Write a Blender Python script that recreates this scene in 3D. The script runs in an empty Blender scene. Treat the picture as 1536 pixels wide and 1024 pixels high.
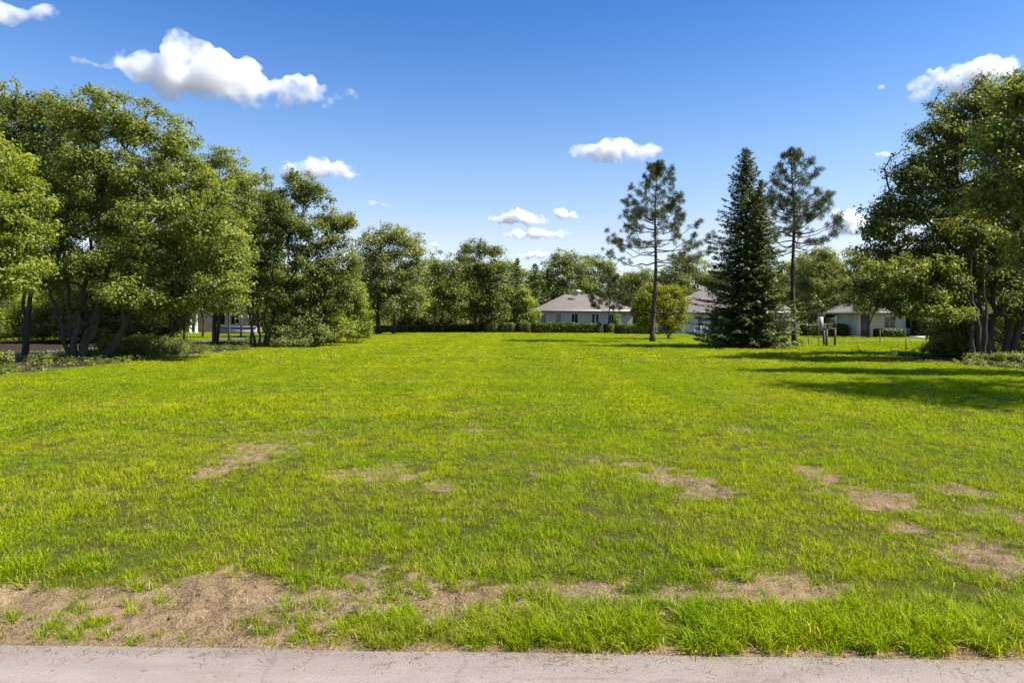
import bpy, math
import numpy as np
from mathutils import Vector
R = math.radians
scene = bpy.context.scene
COL = scene.collection

# ------------------------------------------------------------------ measure: photo pixel -> place
F, CX, HY, CAMZ = 1024.0, 768.0, 478.0, 1.6
def wx(px, Y): return (px - CX) / F * Y
def wz(py, Y): return CAMZ - (py - HY) / F * Y
def rowY(py): return CAMZ * F / (py - HY)

SUN_EL, SUN_AZ = 50.0, 100.0            # azimuth clockwise from +Y
sd = Vector((math.sin(R(SUN_AZ)) * math.cos(R(SUN_EL)), math.cos(R(SUN_AZ)) * math.cos(R(SUN_EL)), math.sin(R(SUN_EL))))

# ------------------------------------------------------------------ numpy noise
def _h(ix, iy, seed):
    h = (ix.astype(np.int64) * 374761393 + iy.astype(np.int64) * 668265263 + seed * 1274126177) & 0xFFFFFFFF
    h = ((h ^ (h >> 13)) * 1274126177) & 0xFFFFFFFF
    h = (h ^ (h >> 16)) & 0xFFFFFF
    return h / float(0xFFFFFF)
def vnoise(x, y, seed=0):
    x = np.asarray(x, float); y = np.asarray(y, float)
    ix = np.floor(x); iy = np.floor(y); fx = x - ix; fy = y - iy
    fx = fx * fx * (3 - 2 * fx); fy = fy * fy * (3 - 2 * fy)
    a = _h(ix, iy, seed); b = _h(ix + 1, iy, seed); c = _h(ix, iy + 1, seed); d = _h(ix + 1, iy + 1, seed)
    return (a * (1 - fx) + b * fx) * (1 - fy) + (c * (1 - fx) + d * fx) * fy
def fbm(x, y, seed=0, o=4):
    s = 0; a = 0.5; t = 0
    for i in range(o):
        s = s + a * vnoise(x * 2 ** i, y * 2 ** i, seed + i * 17); t += a; a *= 0.5
    return s / t
def sstep(a, b, x):
    t = np.clip((x - a) / (b - a), 0, 1); return t * t * (3 - 2 * t)

# ------------------------------------------------------------------ mesh building
def make_mesh(name, V, Q=None, T=None, tone=None, smooth=False):
    V = np.asarray(V, np.float32)
    Q = np.zeros((0, 4), np.int32) if Q is None or len(Q) == 0 else np.asarray(Q, np.int32)
    T = np.zeros((0, 3), np.int32) if T is None or len(T) == 0 else np.asarray(T, np.int32)
    me = bpy.data.meshes.new(name)
    me.vertices.add(len(V)); me.vertices.foreach_set('co', V.ravel())
    nl = Q.size + T.size
    me.loops.add(nl); me.loops.foreach_set('vertex_index', np.concatenate([Q.ravel(), T.ravel()]).astype(np.int32))
    me.polygons.add(len(Q) + len(T))
    st = np.concatenate([np.arange(len(Q)) * 4, Q.size + np.arange(len(T)) * 3]).astype(np.int32)
    me.polygons.foreach_set('loop_start', st)
    if smooth: me.polygons.foreach_set('use_smooth', np.ones(len(st), bool))
    if tone is not None:
        a = me.attributes.new('tone', 'FLOAT', 'POINT'); a.data.foreach_set('value', np.asarray(tone, np.float32))
    me.update(calc_edges=True); me.validate()
    return me
class MB:
    def __init__(s): s.V = []; s.Q = []; s.T = []; s.tone = []; s.n = 0
    def add(s, V, Q=None, T=None, tone=0.5):
        V = np.asarray(V, float).reshape(-1, 3); s.V.append(V)
        if Q is not None and len(Q): s.Q.append(np.asarray(Q) + s.n)
        if T is not None and len(T): s.T.append(np.asarray(T) + s.n)
        s.tone.append(np.broadcast_to(np.asarray(tone, float), (len(V),)).copy()); s.n += len(V)
    def box(s, a, b, tone=0.5):
        x0, y0, z0 = a; x1, y1, z1 = b
        s.add([(x0,y0,z0),(x1,y0,z0),(x1,y1,z0),(x0,y1,z0),(x0,y0,z1),(x1,y0,z1),(x1,y1,z1),(x0,y1,z1)],
              [(0,3,2,1),(4,5,6,7),(0,1,5,4),(1,2,6,5),(2,3,7,6),(3,0,4,7)], tone=tone)
    def tube(s, P, rad, sides=6, cap=True, tone=0.5):
        P = np.asarray(P, float); n = len(P); rad = np.broadcast_to(np.asarray(rad, float), (n,))
        t = np.gradient(P, axis=0); t /= np.linalg.norm(t, axis=1, keepdims=True) + 1e-9
        ref = np.array([0.13, 0.97, 0.2]) if abs(t[:, 1]).max() < 0.9 else np.array([1., 0.1, 0.1])
        u = np.cross(t, ref); u /= np.linalg.norm(u, axis=1, keepdims=True) + 1e-9
        v = np.cross(t, u)
        a = np.linspace(0, 2 * np.pi, sides, endpoint=False)
        ring = (u[:, None, :] * np.cos(a)[None, :, None] + v[:, None, :] * np.sin(a)[None, :, None]) * rad[:, None, None] + P[:, None, :]
        i = np.arange(n - 1)[:, None] * sides; j = np.arange(sides)[None, :]; k = (j + 1) % sides
        Q = np.stack([i + j, i + k, i + sides + k, i + sides + j], -1).reshape(-1, 4)
        V = ring.reshape(-1, 3); T = []
        if cap:
            V = np.vstack([V, P[-1:], P[:1]]); c = n * sides
            T = [((n - 1) * sides + q, (n - 1) * sides + (q + 1) % sides, c) for q in range(sides)] + [((q + 1) % sides, q, c + 1) for q in range(sides)]
        s.add(V, Q, T, tone)
    def leaves(s, P, N, size, aspect, tone, rng, tang=None, fold=0.12):
        n = len(P); size = np.broadcast_to(np.asarray(size, float), (n,))[:, None]
        N = N / (np.linalg.norm(N, axis=1, keepdims=True) + 1e-9)
        r = rng.normal(size=(n, 3)) if tang is None else tang
        t = r - (r * N).sum(1, keepdims=True) * N; t /= np.linalg.norm(t, axis=1, keepdims=True) + 1e-9
        b = np.cross(N, t)
        V = np.stack([P - t * size * .5, P + b * size * aspect * .5 + N * size * fold, P + t * size * .5, P - b * size * aspect * .5 + N * size * fold], 1).reshape(-1, 3)
        s.add(V, np.arange(n * 4).reshape(-1, 4), tone=np.repeat(np.broadcast_to(tone, (n,)), 4))
    def mesh(s, name, smooth=False):
        return make_mesh(name, np.vstack(s.V), np.vstack(s.Q) if s.Q else None, np.vstack(s.T) if s.T else None, np.concatenate(s.tone), smooth)

def tag(o, label=None, cat=None, group=None, kind=None):
    if label: o['label'] = label
    if cat: o['category'] = cat
    if group: o['group'] = group
    if kind: o['kind'] = kind
    return o
def link(name, me, mat=None, parent=None):
    o = bpy.data.objects.new(name, me); COL.objects.link(o)
    if mat is not None and not me.materials: me.materials.append(mat)
    if parent is not None: o.parent = parent
    return o
def thing(name, loc, label, cat, group=None):
    o = bpy.data.objects.new(name, None); COL.objects.link(o); o.location = loc; o.empty_display_size = 0.3
    return tag(o, label, cat, group)
def copy_tree(o, parent=None):
    c = o.copy(); COL.objects.link(c)
    if parent is not None: c.parent = parent
    for ch in list(o.children): copy_tree(ch, c)
    return c

# ------------------------------------------------------------------ materials
def newmat(name):
    m = bpy.data.materials.new(name); m.use_nodes = True; nt = m.node_tree; nt.nodes.clear()
    out = nt.nodes.new('ShaderNodeOutputMaterial'); return m, nt, out
def nd(nt, t, **k):
    n = nt.nodes.new(t)
    for a, v in k.items():
        if a.startswith('i_'): n.inputs[a[2:].replace('_', ' ')].default_value = v
        else: setattr(n, a, v)
    return n
def ramp(nt, stops, fac):
    n = nt.nodes.new('ShaderNodeValToRGB'); e = n.color_ramp.elements
    while len(e) < len(stops): e.new(0.5)
    for el, (p, c) in zip(e, stops): el.position = p; el.color = (*c, 1)
    nt.links.new(fac, n.inputs['Fac']); return n.outputs['Color']
def mixc(nt, fac, a, b, mode='MIX'):
    n = nt.nodes.new('ShaderNodeMix'); n.data_type = 'RGBA'; n.blend_type = mode
    for v, i in ((fac, 0), (a, 6), (b, 7)):
        if hasattr(v, 'is_output'): nt.links.new(v, n.inputs[i])
        elif i == 0: n.inputs[0].default_value = v
        else: n.inputs[i].default_value = (*v, 1)
    return n.outputs[2]
def noise(nt, scale, detail=4, vec=None, rough=0.55, out='Fac'):
    n = nd(nt, 'ShaderNodeTexNoise'); n.inputs['Scale'].default_value = scale; n.inputs['Detail'].default_value = detail; n.inputs['Roughness'].default_value = rough
    if vec is not None: nt.links.new(vec, n.inputs['Vector'])
    return n.outputs[out]
def mapping(nt, vec, scale):
    n = nd(nt, 'ShaderNodeMapping'); n.inputs['Scale'].default_value = scale; nt.links.new(vec, n.inputs['Vector']); return n.outputs[0]
def wpos(nt): return nd(nt, 'ShaderNodeNewGeometry').outputs['Position']
def opos(nt): return nd(nt, 'ShaderNodeTexCoord').outputs['Object']
def attr(nt, name): n = nd(nt, 'ShaderNodeAttribute'); n.attribute_name = name; return n.outputs['Fac']
def math_(nt, op, a, b, clamp=False):
    n = nd(nt, 'ShaderNodeMath', operation=op, use_clamp=clamp)
    for v, i in ((a, 0), (b, 1)):
        if hasattr(v, 'is_output'): nt.links.new(v, n.inputs[i])
        else: n.inputs[i].default_value = v
    return n.outputs[0]
def principled(nt, out, color, rough=0.8, spec=0.3, bump=None, bstr=0.4, bdist=0.02):
    p = nd(nt, 'ShaderNodeBsdfPrincipled'); p.inputs['Specular IOR Level'].default_value = spec
    if hasattr(color, 'is_output'): nt.links.new(color, p.inputs['Base Color'])
    else: p.inputs['Base Color'].default_value = (*color, 1)
    if hasattr(rough, 'is_output'): nt.links.new(rough, p.inputs['Roughness'])
    else: p.inputs['Roughness'].default_value = rough
    if bump is not None:
        b = nd(nt, 'ShaderNodeBump'); b.inputs['Strength'].default_value = bstr; b.inputs['Distance'].default_value = bdist
        nt.links.new(bump, b.inputs['Height']); nt.links.new(b.outputs[0], p.inputs['Normal'])
    if out is not None: nt.links.new(p.outputs[0], out.inputs['Surface'])
    return p
def foliage_mat(name, dark, mid, light, transl=0.4, tcol=None, spec=0.35, rough=0.48):
    m, nt, out = newmat(name)
    t = attr(nt, 'tone')
    c = ramp(nt, [(0.0, dark), (0.5, mid), (1.0, light)], t)
    p = principled(nt, None, c, rough, spec)
    tr = nd(nt, 'ShaderNodeBsdfTranslucent')
    tc = mixc(nt, 1.0, c, tcol or (1.5, 1.35, 0.5), 'MULTIPLY'); nt.links.new(tc, tr.inputs['Color'])
    mx = nd(nt, 'ShaderNodeMixShader'); mx.inputs[0].default_value = transl
    nt.links.new(p.outputs[0], mx.inputs[1]); nt.links.new(tr.outputs[0], mx.inputs[2]); nt.links.new(mx.outputs[0], out.inputs['Surface'])
    return m
def bark_mat(name, a, b):
    m, nt, out = newmat(name); v = mapping(nt, opos(nt), (14, 14, 2.2)); n = noise(nt, 1.0, 5, v, 0.65)
    n2 = noise(nt, 1.3, 3, opos(nt))
    c = ramp(nt, [(0.3, a), (0.7, b)], n); c = mixc(nt, math_(nt, 'MULTIPLY', n2, 0.4), c, (0.09, 0.095, 0.07))
    principled(nt, out, c, 0.95, 0.15, n, 0.9, 0.05); return m
def plain_mat(name, a, b, scale=3, rough=0.8, spec=0.3, bstr=0.2):
    m, nt, out = newmat(name); n = noise(nt, scale, 5, opos(nt), 0.6); f = noise(nt, scale * 14, 2, opos(nt))
    c = ramp(nt, [(0.3, a), (0.7, b)], n); principled(nt, out, c, rough, spec, f, bstr, 0.01); return m

M = {}
M['leaf_mid'] = foliage_mat('leaf_mid_green', (0.0816, 0.1051, 0.0202), (0.2123, 0.257, 0.0449), (0.4245, 0.474, 0.0954), 0.48)
M['leaf_yel'] = foliage_mat('leaf_yellow_green', (0.1011, 0.1354, 0.0145), (0.236, 0.2864, 0.0311), (0.3949, 0.4479, 0.0621), 0.48)
M['leaf_dark'] = foliage_mat('leaf_dark_green', (0.0651, 0.085, 0.0202), (0.1628, 0.1969, 0.0393), (0.3256, 0.3578, 0.0807), 0.48)
M['leaf_grey'] = foliage_mat('leaf_grey_green', (0.0923, 0.1154, 0.0309), (0.2118, 0.2466, 0.07), (0.402, 0.4354, 0.1286), 0.48)
M['leaf_lime'] = foliage_mat('leaf_lime', (0.1056, 0.1265, 0.0028), (0.2244, 0.253, 0.0046), (0.3432, 0.3542, 0.0083), 0.5)
M['leaf_rust'] = foliage_mat('leaf_rusty_pine', (0.0813, 0.1131, 0.0118), (0.1706, 0.2132, 0.025), (0.309, 0.3152, 0.0517), 0.3, (1.3, 1.0, 0.6))
M['needle'] = foliage_mat('pine_needles', (0.0404, 0.058, 0.0132), (0.0745, 0.0998, 0.022), (0.132, 0.1578, 0.0374), 0.22, (1.3, 1.2, 0.6))
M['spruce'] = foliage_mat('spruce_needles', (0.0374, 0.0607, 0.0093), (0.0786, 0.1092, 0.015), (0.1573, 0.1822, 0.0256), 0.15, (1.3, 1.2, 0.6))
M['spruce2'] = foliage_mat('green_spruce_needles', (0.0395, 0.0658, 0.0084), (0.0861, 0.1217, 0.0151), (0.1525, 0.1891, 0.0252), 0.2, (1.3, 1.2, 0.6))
M['hedge'] = foliage_mat('hedge_leaves', (0.0354, 0.0546, 0.0035), (0.0829, 0.1166, 0.0057), (0.1678, 0.2003, 0.01), 0.3)
M['bark'] = bark_mat('grey_brown_bark', (0.030, 0.024, 0.018), (0.115, 0.095, 0.075))
M['bark_pine'] = bark_mat('pine_bark', (0.045, 0.032, 0.024), (0.135, 0.100, 0.075))

# ------------------------------------------------------------------ world + sun + camera
w = bpy.data.worlds.new('World'); scene.world = w; w.use_nodes = True; nt = w.node_tree; nt.nodes.clear()
sky = nd(nt, 'ShaderNodeTexSky', sky_type='NISHITA', sun_disc=False); sky.sun_elevation = R(SUN_EL); sky.sun_rotation = R(SUN_AZ)
sky.air_density = 1.15; sky.dust_density = 0.35; sky.ozone_density = 2.2; sky.altitude = 100
hs = nd(nt, 'ShaderNodeHueSaturation'); hs.inputs['Saturation'].default_value = 1.12; hs.inputs['Value'].default_value = 1.0
bg = nd(nt, 'ShaderNodeBackground'); bg.inputs['Strength'].default_value = 0.081
wo = nd(nt, 'ShaderNodeOutputWorld')
gn = nd(nt, 'ShaderNodeTexCoord'); sx = nd(nt, 'ShaderNodeSeparateXYZ'); nt.links.new(gn.outputs['Generated'], sx.inputs[0])
depth = ramp(nt, [(0.0, (.90, .98, 1.30)), (.06, (1.05, 1.0, 1.15)), (.115, (1.20, 1.01, 1.06)), (.15, (1.12, 1.0, 1.07)), (.217, (.97, .98, 1.10)), (.305, (.72, .86, 1.11)), (.408, (.42, .70, 1.04)), (1.0, (.36, .62, 1.0))], sx.outputs['Z'])
clear = mixc(nt, 1.0, hs.outputs[0], depth, 'MULTIPLY')
nt.links.new(sky.outputs[0], hs.inputs['Color']); nt.links.new(clear, bg.inputs['Color']); nt.links.new(bg.outputs[0], wo.inputs['Surface'])
sl = bpy.data.lights.new('sun', 'SUN'); sl.energy = 5.0; sl.angle = R(0.5); sl.color = (1.0, 0.955, 0.86)
so = bpy.data.objects.new('sun', sl); COL.objects.link(so); so.rotation_euler = (-sd).to_track_quat('-Z', 'Y').to_euler(); so.location = (40, 20, 60)

cam = bpy.data.cameras.new('camera'); cam.lens = 24.0; cam.sensor_width = 36.0; cam.clip_end = 30000; cam.clip_start = 0.05
cam.shift_y = -(512 - HY) / 1536.0
co = bpy.data.objects.new('camera', cam); COL.objects.link(co); co.location = (0, 0, CAMZ); co.rotation_euler = (R(90), 0, 0); scene.camera = co
vs = scene.view_settings; vs.view_transform = 'Standard'; vs.look = 'None'; vs.exposure = 1.05; vs.gamma = 1.0
cy = scene.cycles
cy.use_denoising = True; cy.denoiser = 'OPENIMAGEDENOISE'; cy.denoising_prefilter = 'ACCURATE'
cy.max_bounces = 12; cy.diffuse_bounces = 3; cy.glossy_bounces = 2; cy.transmission_bounces = 4; cy.transparent_max_bounces = 8; cy.volume_bounces = 10
cy.caustics_reflective = False; cy.caustics_refractive = False; cy.sample_clamp_indirect = 6

# ------------------------------------------------------------------ ground
EDGE = lambda x: 3.268 - 0.032 * x + 0.010 * (vnoise(x * 2.1, 0 * x, 5) - .5)
PATCH = [  # px0, px1, py0, py1, strength, tilt
    (-120, 190, 878, 935, 1.1, 0), (130, 460, 858, 965, 1.25, 0), (-120, 160, 915, 968, .85, 0), (420, 790, 866, 945, .95, 0), (640, 900, 878, 932, .8, 0), (770, 960, 866, 920, .92, 0), (950, 1080, 880, 915, .6, 0),
    (1050, 1270, 862, 912, .62, 0), (1405, 1580, 800, 876, .62, 25), (1480, 1560, 760, 800, .6, 0), (290, 350, 694, 722, .95, 0), (330, 440, 658, 700, .85, -30), (480, 610, 697, 724, .62, 0),
    (930, 1050, 698, 735, 1.0, 0), (1010, 1100, 728, 756, .95, 0), (1190, 1265, 696, 724, .8, 20), (1250, 1370, 730, 768, .92, 14), (1395, 1480, 726, 752, .92, 0),
    (690, 745, 636, 652, .62, 0), (1085, 1150, 640, 652, .6, 0), (640, 700, 725, 742, .6, 0), (790, 830, 708, 722, .6, 0), (430, 490, 640, 652, .5, 0), (850, 1000, 676, 694, .42, 0)]
def bare_mask(x, y):
    x = np.asarray(x, float); y = np.asarray(y, float)
    yy = np.maximum(y, 1.0)
    px = CX + x / yy * F; py = HY + CAMZ * F / yy
    m = np.zeros_like(x)
    nz = fbm(x * 2.3, y * 2.3, 31, 4) - .5
    n2 = fbm(x * 7.0, y * 7.0, 77, 3) - .5
    for (a, b, c, d, s, tl) in PATCH:
        yc = rowY((c + d) / 2); xc = wx((a + b) / 2, yc); ry = abs(rowY(c) - rowY(d)) / 2; rx = (b - a) / 2 / F * yc
        dx = (x - xc); dy = (y - yc) + dx * math.tan(R(tl)) * 1.2
        q = np.sqrt((dx / rx) ** 2 + (dy / ry) ** 2)
        s2 = s if yc < 4.6 else s * .70
        ka = .75 if yc < 4.6 else 1.9
        v = s2 * (1.0 - sstep(0.35, 1.45, q + nz * ka + n2 * 1.5))
        m = np.maximum(m, v)
    e = y - EDGE(x)                                     # worn strip where the lawn meets the concrete
    m = np.maximum(m, 0.9 * (1 - sstep(0.02, 0.16, e + nz * .10)))
    n3 = fbm(x * 16.0, y * 11.0, 91, 3) - .5; n4 = fbm(x * 1.1, y * 1.6, 23, 3) - .5
    m = m * (1 + 1.3 * n3 * (m < .97)) + .30 * np.clip(n4 * 2.6 - .38 + n3 * .9, 0, 1) * (y < 16)
    return np.clip(m, 0, 1)
def litter_shade_mask(x, y):
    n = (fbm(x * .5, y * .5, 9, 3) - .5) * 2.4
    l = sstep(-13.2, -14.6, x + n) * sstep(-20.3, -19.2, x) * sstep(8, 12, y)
    l = np.maximum(l, sstep(-22.6, -23.2, x) * (1 - sstep(50, 54, y + 3 * n)) * sstep(8, 12, y))  # tree shade beyond the left path, painted as dark ground
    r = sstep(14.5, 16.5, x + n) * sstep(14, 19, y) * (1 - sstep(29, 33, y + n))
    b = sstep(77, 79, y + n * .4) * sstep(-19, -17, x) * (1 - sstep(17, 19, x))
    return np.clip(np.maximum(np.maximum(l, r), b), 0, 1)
def ground_z(x, y):
    x = np.asarray(x, float); y = np.asarray(y, float)
    near = 1 - sstep(14, 22, y)
    b = bare_mask(x, y)
    z = 0.05 * (fbm(x * .35, y * .35, 3, 3) - .5) + 0.012
    lump = (fbm(x * 4.5, y * 4.5, 41, 4) - .5)
    rid = np.abs(fbm(x * 9, y * 9, 55, 3) - .5)
    z = z + near * (b * (0.13 * lump - 0.08 * rid - 0.010) + (1 - b) * 0.02 * lump)
    e = y - EDGE(x)
    z = np.where(e < 0.0, -0.06, np.where(e < 0.25, np.maximum(z, -.005) * (e / .25) + (1 - e / .25) * (-0.012 + .03 * lump), z))
    return z
def axis(fine0, fine1, step, lo, hi, grow=1.13):
    a = list(np.arange(fine0, fine1 + 1e-6, step))
    s = step; v = a[-1]
    while v < hi: s *= grow; v += s; a.append(v)
    s = step; v = a[0]; pre = []
    while v > lo: s *= grow; v -= s; pre.append(v)
    return np.array(pre[::-1] + a)
xs = axis(-5.5, 5.5, 0.028, -900, 900, 1.09); ys = axis(3.0, 8.0, 0.022, -60, 1500, 1.05)
gx, gy = np.meshgrid(xs, ys); gz = ground_z(gx, gy)
nxg, nyg = len(xs), len(ys)
ii = (np.arange(nyg - 1)[:, None] * nxg + np.arange(nxg - 1)[None, :]).ravel()
me = make_mesh('ground', np.stack([gx.ravel(), gy.ravel(), gz.ravel()], 1), np.stack([ii, ii + 1, ii + 1 + nxg, ii + nxg], 1), smooth=True)
for nm, val in (('bare', bare_mask(gx, gy)), ('litter_shade', litter_shade_mask(gx, gy))):
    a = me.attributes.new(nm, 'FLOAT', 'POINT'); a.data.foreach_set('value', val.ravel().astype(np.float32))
m, nt, out = newmat('lawn_soil')
P = wpos(nt)
g = ramp(nt, [(0.3, (0.045, 0.050, 0.005)), (0.55, (0.085, 0.095, 0.006)), (0.8, (0.17, 0.16, 0.020))], noise(nt, 0.8, 6, P))
g2 = ramp(nt, [(0.35, (0.04, 0.032, 0.012)), (0.65, (0.10, 0.095, 0.014))], noise(nt, 22, 4, P))
g = mixc(nt, 0.55, g, g2)
sn = noise(nt, 9, 6, P, 0.65); sn2 = noise(nt, 70, 3, P)
soil = ramp(nt, [(0.28, (0.085, 0.055, 0.030)), (0.43, (0.19, 0.125, 0.066)), (0.58, (0.29, 0.205, 0.110)), (0.75, (0.36, 0.265, 0.150))], sn)
soil = mixc(nt, ramp(nt, [(0.35, (.75, .75, .75)), (0.6, (0, 0, 0))], noise(nt, 2.6, 5, P, .6)), soil, (0.62, 0.56, 0.52), 'MULTIPLY')
soil = mixc(nt, 0.45, soil, ramp(nt, [(0.3, (0.08, 0.05, 0.028)), (0.6, (0.31, 0.225, 0.125))], sn2))
lit = ramp(nt, [(0.3, (0.018, 0.014, 0.010)), (0.7, (0.06, 0.045, 0.028))], noise(nt, 5, 6, P, 0.7))  # brown leaf litter; also the painted shade beyond the left path
bf = nd(nt, 'ShaderNodeMapRange'); bf.inputs['From Min'].default_value = 0.16; bf.inputs['From Max'].default_value = 0.42
nt.links.new(math_(nt, 'ADD', attr(nt, 'bare'), math_(nt, 'MULTIPLY', math_(nt, 'SUBTRACT', noise(nt, 14, 4, P), 0.5), 0.5)), bf.inputs['Value'])
c = mixc(nt, bf.outputs[0], g, soil); c = mixc(nt, attr(nt, 'litter_shade'), c, lit)
hgt = math_(nt, 'ADD', noise(nt, 28, 5, P, 0.65), math_(nt, 'MULTIPLY', sn2, 0.5))
principled(nt, out, c, 0.95, 0.1, hgt, 0.9, 0.03)
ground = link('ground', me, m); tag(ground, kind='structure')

# pavement in front
def strip(name, x0, x1, nx_, ny_, fy0, fy1, zt, thick, mat, zn=0.0):
    X = np.linspace(x0, x1, nx_); V = []; 
    rows = np.linspace(0, 1, ny_)
    top = []
    for r_ in rows:
        yy = fy0(X) * (1 - r_) + fy1(X) * r_
        top.append(np.stack([X, yy, zt + zn * (fbm(X * 3, yy * 3, 8, 3) - .5)], 1))
    low = np.stack([X, fy1(X), np.full(nx_, zt - thick)], 1)
    top[-1][:, 2] -= 0.004
    V = np.vstack(top + [low]); n = nx_
    i = (np.arange(ny_)[:, None] * n + np.arange(n - 1)[None, :]).ravel()
    return link(name, make_mesh(name, V, np.stack([i, i + 1, i + 1 + n, i + n], 1), smooth=False), mat)
m, nt, out = newmat('pavement_concrete'); P = wpos(nt)
c = ramp(nt, [(0.25, (0.307, 0.240, 0.201)), (0.5, (0.365, 0.289, 0.246)), (0.75, (0.435, 0.353, 0.304))], noise(nt, 1.6, 7, P, 0.62))
v2 = mapping(nt, P, (1.5, 9, 1)); c = mixc(nt, 0.35, c, ramp(nt, [(0.35, (0.296, 0.228, 0.190)), (0.65, (0.427, 0.348, 0.300))], noise(nt, 1, 5, v2, .6)))
sp = ramp(nt, [(0.60, (1, 1, 1)), (0.72, (0.55, 0.52, 0.5))], noise(nt, 60, 3, P, .7)); c = mixc(nt, 0.8, c, sp, 'MULTIPLY')
sp2 = ramp(nt, [(0.66, (1, 1, 1)), (0.70, (0.5, 0.46, 0.42))], noise(nt, 17, 3, P, .7)); c = mixc(nt, 0.6, c, sp2, 'MULTIPLY')
wv = noise(nt, 5, 4, P, .6, 'Color'); pv = nd(nt, 'ShaderNodeVectorMath', operation='MULTIPLY_ADD'); nt.links.new(wv, pv.inputs[0]); pv.inputs[1].default_value = (.25, .25, 0); nt.links.new(P, pv.inputs[2])
vo = nd(nt, 'ShaderNodeTexVoronoi', feature='DISTANCE_TO_EDGE'); vo.inputs['Scale'].default_value = 0.55; nt.links.new(pv.outputs[0], vo.inputs['Vector'])
cr = ramp(nt, [(0.0, (0.35, 0.32, 0.3)), (0.006, (1, 1, 1))], vo.outputs['Distance']); c = mixc(nt, 0.28, c, cr, 'MULTIPLY')
sta = ramp(nt, [(0.52, (1, 1, 1)), (0.70, (0.80, 0.78, 0.75))], noise(nt, 2.4, 6, P, .7)); c = mixc(nt, 0.7, c, sta, 'MULTIPLY')
principled(nt, out, c, 0.9, 0.25, math_(nt, 'ADD', noise(nt, 90, 4, P, .7), noise(nt, 6, 3, P)), 0.35, 0.012)
pave = strip('pavement', -30, 30, 900, 6, lambda x: 0 * x - 3.0, lambda x: EDGE(x) - .004, 0.008, 0.12, m, 0.006); tag(pave, kind='structure')

# side paths
def ribbon(name, pts, width, z, mat, seed=1):
    pts = np.asarray(pts, float); t = np.linspace(0, len(pts) - 1, 90)
    X = np.interp(t, range(len(pts)), pts[:, 0]); Y = np.interp(t, range(len(pts)), pts[:, 1])
    d = np.stack([np.gradient(X), np.gradient(Y)], 1); d /= np.linalg.norm(d, axis=1, keepdims=True); nrm = np.stack([-d[:, 1], d[:, 0]], 1)
    rows = []
    for k, s_ in enumerate((-1, -.4, .4, 1)):
        ww = width / 2 * s_ * (1 + (.25 * (vnoise(t * .9, 0 * t + k, seed) - .5) if abs(s_) == 1 else 0))
        x = X + nrm[:, 0] * ww; y = Y + nrm[:, 1] * ww
        rows.append(np.stack([x, y, ground_z(x, y) + z], 1))
    V = np.vstack(rows); n = len(t); i = (np.arange(3)[:, None] * n + np.arange(n - 1)[None, :]).ravel()
    return tag(link(name, make_mesh(name, V, np.stack([i, i + n, i + n + 1, i + 1], 1), smooth=True), mat), kind='structure')
pm = plain_mat('path_gravel', (0.24, 0.18, 0.15), (0.33, 0.26, 0.23), 2.0, 0.95, 0.15, 0.5)
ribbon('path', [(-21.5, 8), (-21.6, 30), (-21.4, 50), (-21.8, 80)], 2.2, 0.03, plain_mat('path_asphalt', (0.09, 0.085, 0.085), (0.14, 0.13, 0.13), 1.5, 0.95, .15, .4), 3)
ribbon('footpath', [(10.8, 51), (13.5, 48.5), (17, 47), (23, 48.2), (30, 48.5), (40, 48)], 1.0, 0.03, pm, 4)
ribbon('driveway', [(-60, 72.0), (-40, 71.0), (-29, 70.5), (-24, 70)], 3.0, 0.035, pm, 6)

# ------------------------------------------------------------------ grass (stuff: geometry-node scatter of blades)
def blade_tuft(name, n, rad, h0, h1, wid, lean, seed, straw=0.1, seg=3):
    rng = np.random.default_rng(seed)
    a = rng.uniform(0, 2 * np.pi, n); r = rad * np.sqrt(rng.uniform(0, 1, n))
    bx = r * np.cos(a); by = r * np.sin(a)
    da = a + rng.normal(0, 1.1, n); L = rng.uniform(h0, h1, n) * (1 - .25 * r / rad); ln = np.clip(rng.normal(lean, .25, n) + .25 * r / rad, .05, 1.5)
    dx, dy = np.cos(da), np.sin(da)
    isst = rng.uniform(size=n) < straw
    tone = np.where(isst, rng.uniform(.86, 1.0, n), rng.uniform(0, .7, n))
    ln = np.where(isst, ln + .5, ln)
    V = np.zeros((n, seg * 2 + 1, 3)); 
    wa = da + np.pi / 2 + rng.normal(0, .5, n); sx, sy = np.cos(wa), np.sin(wa)
    ww = wid * rng.uniform(.7, 1.25, n)
    for k in range(seg + 1):
        t = k / seg
        out_ = L * (np.sin(ln * t) * t * .9); up = L * t * np.cos(ln * t * .85)
        px_, py_, pz_ = bx + dx * out_, by + dy * out_, up - .006
        wk = ww * (1 - t ** 1.6) * .5
        if k < seg:
            V[:, 2 * k] = np.stack([px_ - sx * wk, py_ - sy * wk, pz_], 1); V[:, 2 * k + 1] = np.stack([px_ + sx * wk, py_ + sy * wk, pz_], 1)
        else: V[:, 2 * seg] = np.stack([px_, py_, pz_], 1)
    k = seg * 2 + 1; base = np.arange(n)[:, None] * k
    Q = np.concatenate([np.stack([base[:, 0] + 2 * s, base[:, 0] + 2 * s + 1, base[:, 0] + 2 * s + 3, base[:, 0] + 2 * s + 2], 1) for s in range(seg - 1)])
    T = np.stack([base[:, 0] + 2 * seg - 2, base[:, 0] + 2 * seg - 1, base[:, 0] + 2 * seg], 1)
    return make_mesh(name, V.reshape(-1, 3), Q, T, np.repeat(tone, k))
m, nt, out = newmat('lawn_blades')
P = wpos(nt); t = attr(nt, 'tone')
c = ramp(nt, [(0.0, (0.090, 0.152, 0.004)), (0.35, (0.184, 0.268, 0.005)), (0.7, (0.300, 0.375, 0.008)), (0.80, (0.42, 0.38, 0.04)), (0.9, (0.50, 0.41, 0.14)), (1.0, (0.56, 0.47, 0.21))], t)
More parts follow.
